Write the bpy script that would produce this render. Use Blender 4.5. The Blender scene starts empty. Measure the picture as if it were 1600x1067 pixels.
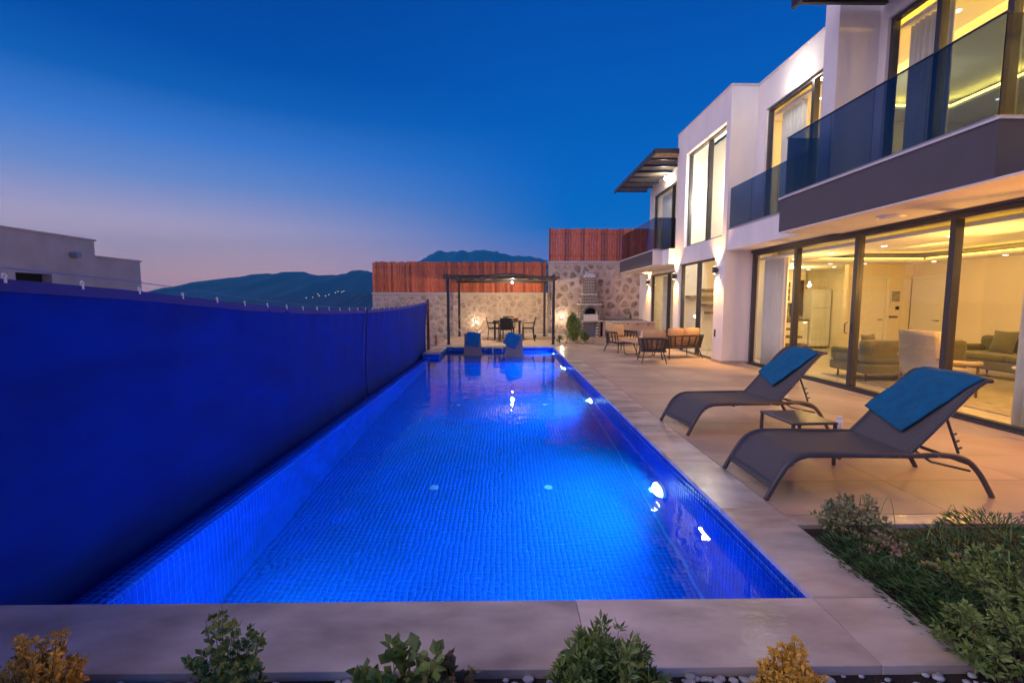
import bpy, math, random
import numpy as np
from mathutils import Vector, Matrix
random.seed(7); rng = np.random.default_rng(7)
R = math.radians
sc = bpy.context.scene
COL = sc.collection

# ------------------------------------------------------------------ camera, sky, sun, exposure
cam_d = bpy.data.cameras.new('camera'); cam = bpy.data.objects.new('camera', cam_d); COL.objects.link(cam)
cam_d.sensor_width = 36; cam_d.lens = 16.0; cam_d.clip_start = 0.05; cam_d.clip_end = 30000
cam.location = (0, 0, 1.5); cam.rotation_euler = (R(90 - 5.07), 0, R(-0.77))
sc.camera = cam
sc.view_settings.view_transform = 'Standard'; sc.view_settings.look = 'None'
sc.view_settings.gamma = 1; sc.view_settings.use_curve_mapping = False; sc.view_settings.exposure = 0
sc.cycles.use_denoising = True
sc.cycles.max_bounces = 10; sc.cycles.diffuse_bounces = 4; sc.cycles.glossy_bounces = 4
sc.cycles.transmission_bounces = 8; sc.cycles.transparent_max_bounces = 16
sc.cycles.sample_clamp_indirect = 4.0; sc.cycles.blur_glossy = 0.3

world = bpy.data.worlds.new('World'); sc.world = world; world.use_nodes = True
nt = world.node_tree; nt.nodes.clear()
def N(tree, t, **kw):
    n = tree.nodes.new(t)
    for k, v in kw.items(): setattr(n, k, v)
    return n
tc = N(nt, 'ShaderNodeTexCoord'); sep = N(nt, 'ShaderNodeSeparateXYZ'); nt.links.new(tc.outputs['Generated'], sep.inputs[0])
asin = N(nt, 'ShaderNodeMath', operation='ARCSINE'); nt.links.new(sep.outputs['Z'], asin.inputs[0])
el = N(nt, 'ShaderNodeMath', operation='DIVIDE'); nt.links.new(asin.outputs[0], el.inputs[0]); el.inputs[1].default_value = math.pi / 2
def sky_ramp(stops):
    r = N(nt, 'ShaderNodeValToRGB'); cr = r.color_ramp; cr.interpolation = 'B_SPLINE' if False else 'EASE'
    cr.interpolation = 'LINEAR'
    while len(cr.elements) > 1: cr.elements.remove(cr.elements[0])
    cr.elements[0].position = 0; cr.elements[0].color = (*stops[0][1], 1)
    for e, c in stops[1:]:
        k = cr.elements.new(e / 90.0); k.color = (*c, 1)
    nt.links.new(el.outputs[0], r.inputs[0]); return r
# evening sky as seen through the haze: the ramps hold the sky beyond it (HZ_D per metre, box about 5.5 km wide and 0.69 km high)
HZ_D = .00022; HZ_J = (.014, .070, .26)
def beyond(stops):
    out = []
    for e in (0,1.2,2.5,4,5,6.5,8,9,10.5,12,14,16,20,24,29,34,45,60,90):
        c = [float(np.interp(e, [q[0] for q in stops], [q[1][k] for q in stops])) for k in range(3)]
        L = min(5500, 690/max(1e-3, math.sin(R(e)))); T = math.exp(-HZ_D*L)
        out.append((e, [max(0, (c[k]-HZ_J[k]*(1-T))/T) for k in range(3)]))
    return out
glow = sky_ramp(beyond([(0,(.43,.25,.34)),(2.5,(.50,.30,.36)),(5,(.44,.31,.41)),(8,(.34,.295,.48)),(12,(.14,.23,.55)),(16,(.05,.17,.57)),(20,(.01,.10,.44)),(24,(0,.062,.36)),(28,(0,.050,.32)),(34,(0,.046,.30)),(60,(0,.05,.24)),(90,(0,.04,.2))]))
away = sky_ramp(beyond([(0,(.14,.14,.38)),(3,(.13,.14,.43)),(5,(.10,.14,.46)),(7,(.05,.145,.49)),(9,(.01,.125,.49)),(14,(0,.115,.50)),(20,(0,.098,.46)),(34,(0,.060,.36)),(60,(0,.05,.28)),(90,(0,.04,.2))]))
az = N(nt, 'ShaderNodeVectorMath', operation='MULTIPLY'); nt.links.new(tc.outputs['Generated'], az.inputs[0]); az.inputs[1].default_value = (1, 1, 0)
nz = N(nt, 'ShaderNodeVectorMath', operation='NORMALIZE'); nt.links.new(az.outputs[0], nz.inputs[0])
dt = N(nt, 'ShaderNodeVectorMath', operation='DOT_PRODUCT'); nt.links.new(nz.outputs[0], dt.inputs[0]); dt.inputs[1].default_value = (-.87, .5, 0)
mr = N(nt, 'ShaderNodeMapRange'); mr.interpolation_type = 'SMOOTHSTEP'; nt.links.new(dt.outputs['Value'], mr.inputs['Value']); mr.inputs['From Min'].default_value = .35; mr.inputs['From Max'].default_value = 1.0
mx = N(nt, 'ShaderNodeMix', data_type='RGBA'); nt.links.new(mr.outputs[0], mx.inputs['Factor'])
nt.links.new(away.outputs[0], mx.inputs['A']); nt.links.new(glow.outputs[0], mx.inputs['B'])
bg = N(nt, 'ShaderNodeBackground'); bg.inputs['Strength'].default_value = 1.0
nt.links.new(mx.outputs['Result'], bg.inputs['Color'])
wo = N(nt, 'ShaderNodeOutputWorld'); nt.links.new(bg.outputs[0], wo.inputs[0])

def lamp(name, kind, loc, power, col, **kw):
    d = bpy.data.lights.new(name, kind); d.energy = power; d.color = col
    for k, v in kw.items(): setattr(d, k, v)
    o = bpy.data.objects.new(name, d); COL.objects.link(o); o.location = loc; return o
sun = lamp('afterglow_sun', 'SUN', (0, 0, 20), 2.1, (1.0, .77, .72), angle=R(80))
sun.rotation_euler = Vector((-.80, -.25, .45)).to_track_quat('Z', 'Y').to_euler()

# ------------------------------------------------------------------ materials
def mat(name, base, rough=.6, var=.15, scale=6, bump=0, bscale=40, metallic=0, rand=0, detail=4, stretch=None, spec=.5, sheen=0, base2=None, coat=0):
    m = bpy.data.materials.new(name); m.use_nodes = True; t = m.node_tree
    b = t.nodes['Principled BSDF']; b.inputs['Roughness'].default_value = rough; b.inputs['Metallic'].default_value = metallic
    b.inputs['Specular IOR Level'].default_value = spec; b.inputs['Sheen Weight'].default_value = sheen; b.inputs['Coat Weight'].default_value = coat
    c = t.nodes.new('ShaderNodeTexCoord'); mp = t.nodes.new('ShaderNodeMapping'); t.links.new(c.outputs['Object'], mp.inputs[0])
    if stretch: mp.inputs['Scale'].default_value = stretch
    src = mp.outputs[0]
    if rand:
        oi = t.nodes.new('ShaderNodeObjectInfo'); va = t.nodes.new('ShaderNodeVectorMath'); va.operation = 'MULTIPLY_ADD'
        t.links.new(oi.outputs['Random'], va.inputs[0]); va.inputs[1].default_value = (37, 71, 13); t.links.new(src, va.inputs[2]); src = va.outputs[0]
    n = t.nodes.new('ShaderNodeTexNoise'); n.inputs['Scale'].default_value = scale; n.inputs['Detail'].default_value = detail; t.links.new(src, n.inputs[0])
    r = t.nodes.new('ShaderNodeValToRGB'); e = r.color_ramp.elements
    e[0].position = .3; e[1].position = .7
    c2 = base2 or [min(1, x * (1 + var)) for x in base]
    e[0].color = (*[x * (1 - var) for x in base], 1); e[1].color = (*c2, 1)
    t.links.new(n.outputs[0], r.inputs[0]); out = r.outputs[0]
    if rand:
        h = t.nodes.new('ShaderNodeHueSaturation'); mm = t.nodes.new('ShaderNodeMapRange'); t.links.new(oi.outputs['Random'], mm.inputs[0])
        mm.inputs['To Min'].default_value = 1 - rand; mm.inputs['To Max'].default_value = 1 + rand
        t.links.new(mm.outputs[0], h.inputs['Value']); t.links.new(out, h.inputs['Color']); out = h.outputs[0]
    t.links.new(out, b.inputs['Base Color'])
    if bump:
        n2 = t.nodes.new('ShaderNodeTexNoise'); n2.inputs['Scale'].default_value = bscale; n2.inputs['Detail'].default_value = 5; t.links.new(src, n2.inputs[0])
        bp = t.nodes.new('ShaderNodeBump'); bp.inputs['Strength'].default_value = bump; bp.inputs['Distance'].default_value = .02
        t.links.new(n2.outputs[0], bp.inputs['Height']); t.links.new(bp.outputs[0], b.inputs['Normal'])
        rr = t.nodes.new('ShaderNodeMapRange'); t.links.new(n.outputs[0], rr.inputs[0]); rr.inputs['To Min'].default_value = rough * .8; rr.inputs['To Max'].default_value = min(1, rough * 1.25)
        t.links.new(rr.outputs[0], b.inputs['Roughness'])
    return m
def emit(name, col, s, sample=False):
    m = bpy.data.materials.new(name); m.use_nodes = True; t = m.node_tree; t.nodes.clear()
    e = t.nodes.new('ShaderNodeEmission'); e.inputs[0].default_value = (*col, 1); e.inputs[1].default_value = s
    o = t.nodes.new('ShaderNodeOutputMaterial'); t.links.new(e.outputs[0], o.inputs[0])
    m.cycles.emission_sampling = 'FRONT' if sample else 'NONE'
    return m
def glass(name, tint, rough=0.0, refl=1.0):
    m = bpy.data.materials.new(name); m.use_nodes = True; t = m.node_tree; t.nodes.clear()
    a = t.nodes.new('ShaderNodeBsdfTransparent'); a.inputs[0].default_value = (*tint, 1)
    g = t.nodes.new('ShaderNodeBsdfGlossy'); g.inputs['Roughness'].default_value = rough; g.inputs[0].default_value = (refl, refl, refl, 1)
    f = t.nodes.new('ShaderNodeFresnel'); f.inputs[0].default_value = 1.5
    gm = t.nodes.new('ShaderNodeNewGeometry'); inv = t.nodes.new('ShaderNodeMath'); inv.operation = 'SUBTRACT'; inv.inputs[0].default_value = 1
    t.links.new(gm.outputs['Backfacing'], inv.inputs[1]); mu = t.nodes.new('ShaderNodeMath'); mu.operation = 'MULTIPLY'
    t.links.new(f.outputs[0], mu.inputs[0]); t.links.new(inv.outputs[0], mu.inputs[1])
    x = t.nodes.new('ShaderNodeMixShader'); t.links.new(mu.outputs[0], x.inputs[0]); t.links.new(a.outputs[0], x.inputs[1]); t.links.new(g.outputs[0], x.inputs[2])
    o = t.nodes.new('ShaderNodeOutputMaterial'); t.links.new(x.outputs[0], o.inputs[0]); return m

M = {}
M['render'] = mat('white_render', (.76,.73,.71), .75, .07, 2.2, .16, 120, stretch=(1,1,.35))
M['fascia'] = mat('dark_render', (.085,.078,.085), .7, .1, 4, .35, 150)
M['frame'] = mat('anthracite_aluminium', (.055,.053,.056), .35, .06, 10)
M['pane'] = glass('window_glass', (.95,.97,.96))
M['rail_glass'] = glass('tinted_railing_glass', (.32,.385,.54))
M['rail_edge'] = mat('metal_profile', (.35,.33,.33), .35, .05, 8, metallic=.6)
M['soffit'] = mat('soffit_plaster', (.74,.66,.60), .8, .04, 3)
M['inwall'] = mat('interior_plaster', (.76,.68,.52), .8, .03, 2)
M['inceil'] = mat('interior_ceiling', (.80,.78,.74), .8, .02, 2)
M['infloor'] = mat('interior_floor', (.62,.58,.52), .15, .12, 1.5, detail=8)
M['joinery'] = mat('white_joinery', (.75,.73,.68), .35, .02, 4)
M['cabglass'] = mat('cabinet_glass', (.12,.11,.09), .1, .1, 6)
M['splash'] = mat('patterned_backsplash', (.10,.10,.10), .3, .6, 22, base2=(.5,.48,.45))
M['curtain'] = mat('sheer_curtain', (.72,.70,.66), .9, .04, 3)
M['tread'] = mat('walnut_tread', (.16,.10,.06), .4, .3, 5, stretch=(1,8,8))
M['sofa'] = mat('olive_fabric', (.13,.125,.055), .9, .15, 30, .3, 300, sheen=.3)
M['beige_fabric'] = mat('beige_fabric', (.42,.36,.29), .9, .1, 40, .3, 300)
M['wood_leg'] = mat('dark_wood', (.10,.06,.04), .4, .2, 12)
M['rug'] = mat('pale_rug', (.38,.35,.28), .95, .45, 6, .5, 120, stretch=(6,1,1), base2=(.55,.5,.42))
M['coping'] = mat('travertine_coping', (.54,.43,.335), .20, .26, 1.9, .10, 14, rand=.05, detail=12, stretch=(1,2.2,1), base2=(.84,.71,.60))
M['terrace_tile'] = mat('porcelain_tile', (.50,.375,.28), .46, .20, 1.3, .08, 9, rand=.05, detail=8)
M['tile_grout'] = mat('tile_grout', (.13,.115,.11), .8, .1, 20)
M['pool_tile'] = mat('blue_glass_mosaic', (.002,.070,.60), .18, .25, 3.0)
M['pool_grout'] = mat('pale_blue_grout', (.05,.38,.90), .7, .06, 8)
M['net'] = mat('blue_shade_fabric', (.0003,.022,.32), .85, .22, 1.6, .25, 6, stretch=(1,.8,2), spec=.08)
M['net_hem'] = mat('blue_fabric_hem', (.002,.012,.22), .75, .1, 3)
M['steel'] = mat('galvanised_steel', (.45,.45,.46), .35, .15, 20, metallic=.9)
M['rust'] = mat('rusty_painted_steel', (.20,.055,.035), .6, .35, 12)
M['post'] = mat('dark_painted_steel', (.035,.033,.036), .4, .1, 20)
M['white_plastic'] = mat('white_plastic', (.75,.75,.77), .35, .02, 10)
M['mortar'] = mat('lime_mortar', (.60,.49,.40), .9, .16, 3, .5, 30)
M['stone_pale'] = mat('pale_field_stone', (.50,.37,.27), .85, .22, 6, .5, 35, rand=.16, base2=(.64,.51,.40))
M['shell_brown'] = mat('moulded_taupe', (.30,.24,.21), .5, .08, 6)
M['stone'] = mat('field_stone', (.42,.27,.19), .85, .3, 5, .5, 35, rand=.26, base2=(.60,.46,.36))
M['cap'] = mat('wall_cap_render', (.62,.58,.55), .8, .05, 5)
M['slat'] = mat('stained_wood_slat', (.55,.10,.028), .6, .35, 4, .35, 60, rand=.42, stretch=(14,14,1.0), base2=(.76,.20,.065))
M['brick'] = mat('dark_brick', (.07,.042,.036), .7, .3, 12)
M['white_mortar'] = mat('white_mortar', (.72,.70,.66), .8, .06, 12)
M['counter'] = mat('stone_counter', (.12,.11,.11), .3, .3, 30)
M['reed'] = mat('woven_reed', (.11,.085,.062), .9, .45, 3, .5, 60, stretch=(2,24,2))
M['reed_panel'] = mat('reed_panel', (.36,.30,.24), .9, .35, 3, .5, 60, stretch=(24,2,2))
M['sling'] = mat('taupe_sling_mesh', (.115,.10,.10), .7, .12, 60, .4, 400)
M['lframe'] = mat('taupe_aluminium', (.085,.075,.075), .35, .06, 20)
M['towel'] = mat('blue_towel', (.002,.17,.36), .95, .18, 14, .8, 260)
M['rattan_frame'] = mat('charcoal_aluminium', (.045,.042,.045), .4, .1, 20)
M['cushion'] = mat('sand_cushion', (.62,.38,.20), .9, .08, 12, .35, 200)
M['foos'] = mat('pale_wood_laminate', (.50,.36,.26), .45, .15, 5, stretch=(1,6,6))
M['black'] = mat('black_plastic', (.02,.02,.022), .45, .1, 20)
M['wicker_black'] = mat('black_wicker', (.022,.02,.022), .6, .3, 60, .6, 150)
M['concrete'] = mat('grey_render', (.68,.55,.49), .9, .10, 1.5, .3, 30)
M['soil'] = mat('dark_soil', (.028,.018,.014), .95, .4, 12, .9, 40)
M['pebble'] = mat('pale_pebble', (.42,.43,.46), .6, .25, 9)
M['terrain'] = mat('dry_hillside', (.035,.04,.035), 1, .4, .004, detail=8)
M['mountain'] = mat('haze_tinted_scrub', (.020,.034,.085), 1, .5, .0035, detail=9)  # scrub tone with the blue of distant haze put into the colour
M['trunk'] = mat('brown_stem', (.09,.055,.035), .8, .2, 20)
def leafmat(n, a, b): 
    m = mat(n, a, .55, .1, 9, base2=b, rand=0); m.node_tree.nodes['Principled BSDF'].inputs['Subsurface Weight'].default_value = 0; return m
M['leaf_dark'] = leafmat('dark_green_leaves', (.032,.085,.022), (.09,.19,.05))
M['leaf_mid'] = leafmat('green_leaves', (.10,.17,.035), (.30,.40,.09))
M['leaf_gold'] = leafmat('golden_leaves', (.62,.33,.02), (1.0,.66,.12))
M['leaf_var'] = leafmat('cream_edged_leaves', (.16,.19,.07), (.42,.40,.20))
M['leaf_red'] = leafmat('red_tinged_leaves', (.14,.05,.03), (.22,.22,.07))
M['leaf_pink'] = leafmat('pinkish_leaves', (.34,.20,.15), (.50,.38,.24))
M['driftwood'] = mat('bleached_branch', (.55,.42,.28), .8, .2, 15)
M['paper'] = mat('printed_card', (.30,.27,.24), .6, .4, 14)
M['bulb_w'] = emit('white_lamp_glow', (1,.93,.8), 40)
M['bulb_y'] = emit('warm_lamp_glow', (1,.72,.35), 30)
M['spot_disc'] = emit('downlight_glow', (1,.9,.65), 9)
M['cove'] = emit('cove_led', (1,.58,.06), 9, True)
M['cove_up'] = emit('cove_led_upstairs', (1,.56,.05), 60, True)
M['pool_lens'] = emit('pool_lamp_lens', (.45,.85,1), 12)
M['village'] = emit('village_lamp', (1,.85,.55), 1.6)
M['dark_void'] = mat('dark_interior', (.02,.02,.02), .9, .1, 3)

# ------------------------------------------------------------------ mesh helpers
class MB:
    def __init__(s): s.v = []; s.f = []
    def add(s, vs, fs):
        o = len(s.v); s.v += [tuple(v) for v in vs]; s.f += [tuple(i + o for i in f) for f in fs]; return s
    def box(s, x0, x1, y0, y1, z0, z1):
        return s.add([(x0,y0,z0),(x1,y0,z0),(x1,y1,z0),(x0,y1,z0),(x0,y0,z1),(x1,y0,z1),(x1,y1,z1),(x0,y1,z1)],
                     [(0,3,2,1),(4,5,6,7),(0,1,5,4),(1,2,6,5),(2,3,7,6),(3,0,4,7)])
    def quad(s, a, b, c, d): return s.add([a, b, c, d], [(0,1,2,3)])
    def hull(s, bottom, top):
        n = len(bottom)
        return s.add(list(bottom) + list(top), [tuple(range(n))[::-1], tuple(range(n, 2*n))] + [(i, (i+1)%n, n+(i+1)%n, n+i) for i in range(n)])
    def tube(s, pts, r, n=8, cap=True, sq=None):
        pts = [Vector(p) for p in pts]; rs = r if isinstance(r, (list, tuple)) else [r]*len(pts)
        base = len(s.v); prev = None
        for i, p in enumerate(pts):
            d = (pts[min(i+1, len(pts)-1)] - pts[max(i-1, 0)]).normalized()
            if prev is None:
                up = Vector((0,0,1)) if abs(d.z) < .95 else Vector((0,1,0)); u = d.cross(up).normalized()
            else: u = (prev - d * prev.dot(d)).normalized()
            prev = u; w = d.cross(u)
            for k in range(n):
                a = 2*math.pi*k/n + (math.pi/4 if n == 4 else 0)
                ru, rw = (rs[i], rs[i]) if sq is None else sq
                s.v.append(tuple(p + u*math.cos(a)*ru + w*math.sin(a)*rw))
        for i in range(len(pts)-1):
            for k in range(n):
                a = base+i*n+k; b = base+i*n+(k+1)%n
                s.f.append((a, b, b+n, a+n))
        if cap:
            s.f.append(tuple(base+k for k in range(n))[::-1]); s.f.append(tuple(base+(len(pts)-1)*n+k for k in range(n)))
        return s
    def lathe(s, prof, n=16, c=(0,0,0)):
        base = len(s.v)
        for (r, z) in prof:
            for k in range(n):
                a = 2*math.pi*k/n; s.v.append((c[0]+r*math.cos(a), c[1]+r*math.sin(a), c[2]+z))
        for i in range(len(prof)-1):
            for k in range(n):
                a = base+i*n+k; b = base+i*n+(k+1)%n; s.f.append((a, b, b+n, a+n))
        s.f.append(tuple(base+k for k in range(n))[::-1]); s.f.append(tuple(base+(len(prof)-1)*n+k for k in range(n)))
        return s
    def grid(s, fn, nu, nv):
        base = len(s.v)
        for i in range(nu+1):
            for j in range(nv+1): s.v.append(tuple(fn(i/nu, j/nv)))
        for i in range(nu):
            for j in range(nv):
                a = base+i*(nv+1)+j; s.f.append((a, a+nv+1, a+nv+2, a+1))
        return s
def link(name, me, parent=None, loc=None):
    o = bpy.data.objects.new(name, me); COL.objects.link(o)
    if parent is not None: o.parent = parent
    if loc is not None: o.location = loc
    return o
def mesh(mb, m, smooth=False):
    me = bpy.data.meshes.new('m'); me.from_pydata(mb.v, [], mb.f); me.materials.append(m)
    if smooth: me.polygons.foreach_set('use_smooth', [True]*len(me.polygons))
    me.update(); return me
def obj(name, mb, m, parent=None, smooth=False, kind=None, world=False, bevel=0, solid=0, sub=0, label=None):
    if isinstance(m, str): m = M[m]
    if world and parent is not None:
        r = parent
        while r.parent: r = r.parent
        L = r.location; mb.v = [(x-L.x, y-L.y, z-L.z) for x, y, z in mb.v]
    o = link(name, mesh(mb, m, smooth), parent)
    o.data.name = name
    if solid:
        md = o.modifiers.new('solid', 'SOLIDIFY'); md.thickness = solid; md.offset = 0
    if bevel:
        md = o.modifiers.new('bevel', 'BEVEL'); md.width = bevel; md.segments = 2; md.limit_method = 'ANGLE'; md.angle_limit = R(40)
    if sub:
        md = o.modifiers.new('sub', 'SUBSURF'); md.levels = sub; md.render_levels = sub
    if kind: o['kind'] = kind
    if label: o['label'] = label
    return o
def tag(o, label, cat, group=None, kind=None):
    o['label'] = label; o['category'] = cat
    if group: o['group'] = group
    if kind: o['kind'] = kind
    return o
def thing(name, label, cat, loc=(0,0,0), rz=0, group=None):
    o = bpy.data.objects.new(name, None); COL.objects.link(o); o.location = loc; o.rotation_euler = (0,0,rz)
    o.empty_display_size = .1
    return tag(o, label, cat, group)
def structure(o): o['kind'] = 'structure'; return o
def copy_tree(o, loc=None, rz=None, label=None, parent=None):
    c = o.copy(); COL.objects.link(c); c.parent = parent
    if loc is not None: c.location = loc
    if rz is not None: c.rotation_euler = (0,0,rz)
    if label: c['label'] = label
    for ch in list(o.children): copy_tree(ch, parent=c)
    return c
def fill(owner, mbfn): return mbfn
# ================================================================== TERRAIN, MOUNTAINS
def B(*a): return MB().box(*a)
PX0, PX1, PY0, PY1 = -2.2, 1.578, 2.15, 15.0      # inner faces of the pool
WZ = -.15                                          # water level
gx = [-4400,-3000,-600,-120,-30,-6.3,11.2,30,200,2000,4400]; gy = [-95,-30,0,20.6,40,120,400,1500,4000,5450]
def gz(x, y):
    if -7 < x < 12 and -31 < y < 21: return -1.9
    d = max(abs(x)-10, abs(y)-25, 0); return -1.9 - min(60, d*.12)
g = MB(); ny = len(gy)
for x in gx:
    for y in gy: g.v.append((x, y, gz(x, y)))
for i in range(len(gx)-1):
    for j in range(ny-1):
        a = i*ny+j; g.f.append((a, a+ny, a+ny+1, a+1))
structure(obj('ground', g, 'terrain'))
def hnoise(x, s=0):
    return (math.sin(x*1.7+s)+.5*math.sin(x*4.1+s*2)+.25*math.sin(x*9.3+s*3)+.13*math.sin(x*21+s)+.07*math.sin(x*47+s*5))/1.95
def ridge(name, prof, dist, depth, seed, zb=-65):
    """prof: (direction x/y, height/y) skyline; built as a hill with a front and a back slope"""
    pts = []
    n = 160
    xs = np.linspace(prof[0][0], prof[-1][0], n); hs = np.interp(xs, [p[0] for p in prof], [p[1] for p in prof])
    rows = 14; mb = MB()
    for j in range(rows+1):
        f = j/rows
        for i in range(n):
            edge = min(1, i/10, (n-1-i)/10)
            if f <= .7: k = (f/.7); h = k**1.25
            else: k = (1-f)/.3; h = k
            y = dist - depth*.7 + depth*f
            top = 1.5 + hs[i]*dist + dist*.0020*(hnoise(i*.9,seed)+.8*hnoise(i*2.3,seed*2))*edge
            rough = ((hnoise(i*.16+f*3, seed+j*.4)+.5*hnoise(i*.5+f*7, seed))*.13)*math.sin(min(1, f/.7)*math.pi if f <= .7 else 0)
            mb.v.append((xs[i]*y if False else xs[i]*dist, y, zb + (top-zb)*max(0, h+rough*.6)))
    for j in range(rows):
        for i in range(n-1):
            a = j*n+i; mb.f.append((a, a+1, a+n+1, a+n))
    return structure(obj(name, mb, 'mountain', smooth=True))
px = lambda u: (u-790.5)/711
ph = lambda v: (470-v)/711
ridge('near_hills', [(px(230),ph(482)),(px(290),ph(461)),(px(330),ph(452)),(px(385),ph(432)),(px(422),ph(424)),(px(440),ph(427)),(px(470),ph(421)),(px(500),ph(428)),(px(540),ph(427)),(px(565),ph(419)),(px(600),ph(424)),(px(660),ph(432)),(px(800),ph(440)),(px(1000),ph(460)),(px(1100),ph(475))], 2600, 2200, 1.0)
ridge('far_mountain', [(px(540),ph(480)),(px(600),ph(440)),(px(650),ph(409)),(px(670),ph(398)),(px(688),ph(388)),(px(705),ph(391)),(px(722),ph(387)),(px(735),ph(390)),(px(750),ph(386)),(px(775),ph(389)),(px(800),ph(396)),(px(830),ph(397)),(px(850),ph(402)),(px(900),ph(412)),(px(1000),ph(430)),(px(1200),ph(470))], 5200, 3600, 2.6)
ridge('low_hillside', [(px(300),ph(480)),(px(380),ph(466)),(px(450),ph(464)),(px(520),ph(456)),(px(585),ph(452)),(px(700),ph(455)),(px(900),ph(475))], 1300, 900, 4.0)
for k, (u, v) in enumerate([(482,467),(492,466),(500,461),(502,463.5),(512,464),(527,459),(531,457),(537,458),(540,456.5),(517,462)]):
    D = 1180.0
    o = obj('village_lamp', MB().lathe([(.2,-1.1),(1.1,0),(.2,1.1)], 6), 'village'); o.location = (px(u)*D, D, 1.5+ph(v)*D+3)
    tag(o, 'tiny light of the far village on the hillside', 'lamp', 'lights of the village on the hillside')

# ================================================================== NEIGHBOUR HOUSE
nh = thing('neighbour_house', 'plain grey stepped house beyond the blue fabric fence', 'house', (-14,10,-1.9))
obj('wall', B(-22,-14,4.5,13.3,-1.9,3.52).box(-22,-14,14.35,15.9,-1.9,3.52).box(-22,-14,13.3,14.35,-1.9,1.6).box(-22,-14,13.3,14.35,2.32,3.52), 'concrete', nh, world=True)
w2 = obj('wall', B(-22,-14,15.9,17.8,-1.9,2.98), 'concrete', nh, world=True)
wn = obj('window', B(-14.35,-14.3,13.3,14.35,1.6,2.32), 'dark_void', nh, world=True)
obj('sill', B(-14.3,-13.97,13.3,14.35,1.58,1.605), 'concrete', wn, world=True)
obj('parapet_cap', B(-22.03,-13.96,4.5,15.95,3.52,3.58).box(-22.03,-13.96,15.95,17.85,2.98,3.04), 'concrete', nh, world=True)
obj('vent', MB().tube([(-14,15.05,2.98),(-13.75,15.05,2.98)], .1, 12), 'steel', nh, world=True)

# ================================================================== POOL
def basin():
    g = MB(); t = .25
    g.box(PX0-.27,PX1+t,PY0-t,PY1+t,-1.75,-1.5-.0012)                       # floor slab
    g.box(PX1+.0012,PX1+t,PY0-t,PY1+t,-1.5012,-.032)                          # right wall
    g.box(PX0-.27,PX1+.0012,PY0-t,PY0-.0012,-1.5012,-.032)                     # front wall
    g.box(PX0-.27,PX1+.0012,PY1+.0012,PY1+t,-1.5012,-.032)                     # far wall
    g.box(PX0+.0012-.02,-1.95-.0012,13.2012,PY1+.0012,-1.5012,-.032)             # left block at the far end
    g.box(-2.4348,PX0-.016,13.2012,PY1+.0012,-1.5012,-.032)
    g.box(-1.9488,PX1+.0012,12.6012,PY1+.0012,-1.5012,-.5512)                     # shallow shelf
    return g
pool = structure(obj('pool_basin', basin(), 'pool_grout'))
TS = .05; GAP = .0046; PR = .0008
def tile_quads(P0, U, V, nu, nv, nrm, V_, F_, skip=None):
    """tiles on a plane: origin P0, steps U,V, normal nrm; raised quads with sides"""
    P0 = np.array(P0, float); U = np.array(U, float); V = np.array(V, float); nrm = np.array(nrm, float)
    ii, jj = np.meshgrid(np.arange(nu), np.arange(nv), indexing='ij'); ii = ii.ravel(); jj = jj.ravel()
    c = P0 + np.outer(ii+.5, U) + np.outer(jj+.5, V)
    jit = rng.uniform(-.0006, .0006, (len(ii), 1))*nrm
    lu, lv = np.linalg.norm(U), np.linalg.norm(V); hu = U*(.5-GAP/2/lu); hv = V*(.5-GAP/2/lv)
    top = [c - hu - hv + nrm*PR + jit, c + hu - hv + nrm*PR + jit, c + hu + hv + nrm*PR + jit, c - hu + hv + nrm*PR + jit]
    bot = [c - hu*1.0 - hv*1.0 - nrm*PR*2, c + hu - hv - nrm*PR*2, c + hu + hv - nrm*PR*2, c - hu + hv - nrm*PR*2]
    vs = np.stack(top + bot, 1).reshape(-1, 3)
    base = sum(len(a) for a in V_); k = np.arange(len(ii))[:, None]*8 + base
    flip = np.dot(np.cross(U, V), nrm) < 0
    q = [(0,1,2,3),(0,4,5,1),(1,5,6,2),(2,6,7,3),(3,7,4,0)]
    if flip: q = [a[::-1] for a in q]
    for a in q: F_.append(k + np.array(a)[None, :])
    V_.append(vs)
def np_mesh(name, V_, F_, m):
    vs = np.concatenate(V_).astype(np.float32); fs = np.concatenate(F_).astype(np.int32)
    me = bpy.data.meshes.new(name); me.vertices.add(len(vs)); me.vertices.foreach_set('co', vs.ravel())
    me.loops.add(fs.size); me.loops.foreach_set('vertex_index', fs.ravel()); me.polygons.add(len(fs))
    me.polygons.foreach_set('loop_start', np.arange(0, fs.size, 4, dtype=np.int32)); me.materials.append(m); me.update(calc_edges=True); return me
V_, F_ = [], []
nY = int((PY1-PY0)/TS); nYs = int((12.6-PY0)/TS); nX = int((PX1-PX0)/TS)
nYc = int((13.2-PY0)/TS)
tile_quads((PX0,PY0,-1.5),(TS,0,0),(0,TS,0),nX,nYs,(0,0,1),V_,F_)                       # floor
tile_quads((-1.95,12.6,-.55),(TS,0,0),(0,TS,0),70,48,(0,0,1),V_,F_)                      # shelf
tile_quads((-1.95,12.6,-1.5),(TS,0,0),(0,0,TS),70,19,(0,-1,0),V_,F_)                     # shelf riser
tile_quads((PX1,PY0,-1.5),(0,TS,0),(0,0,TS),nY,29,(-1,0,0),V_,F_)                        # right wall
tile_quads((PX0,PY0,-1.5),(TS,0,0),(0,0,TS),nX,29,(0,1,0),V_,F_)                         # front wall
tile_quads((-1.95,PY1,-.55),(TS,0,0),(0,0,TS),70,10,(0,-1,0),V_,F_)                      # far wall
tile_quads((-1.95,13.2,-.55),(0,TS,0),(0,0,TS),36,10,(1,0,0),V_,F_)
tile_quads((-2.436,13.2,-1.5),(TS*.97,0,0),(0,0,TS),10,29,(0,-1,0),V_,F_)
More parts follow.
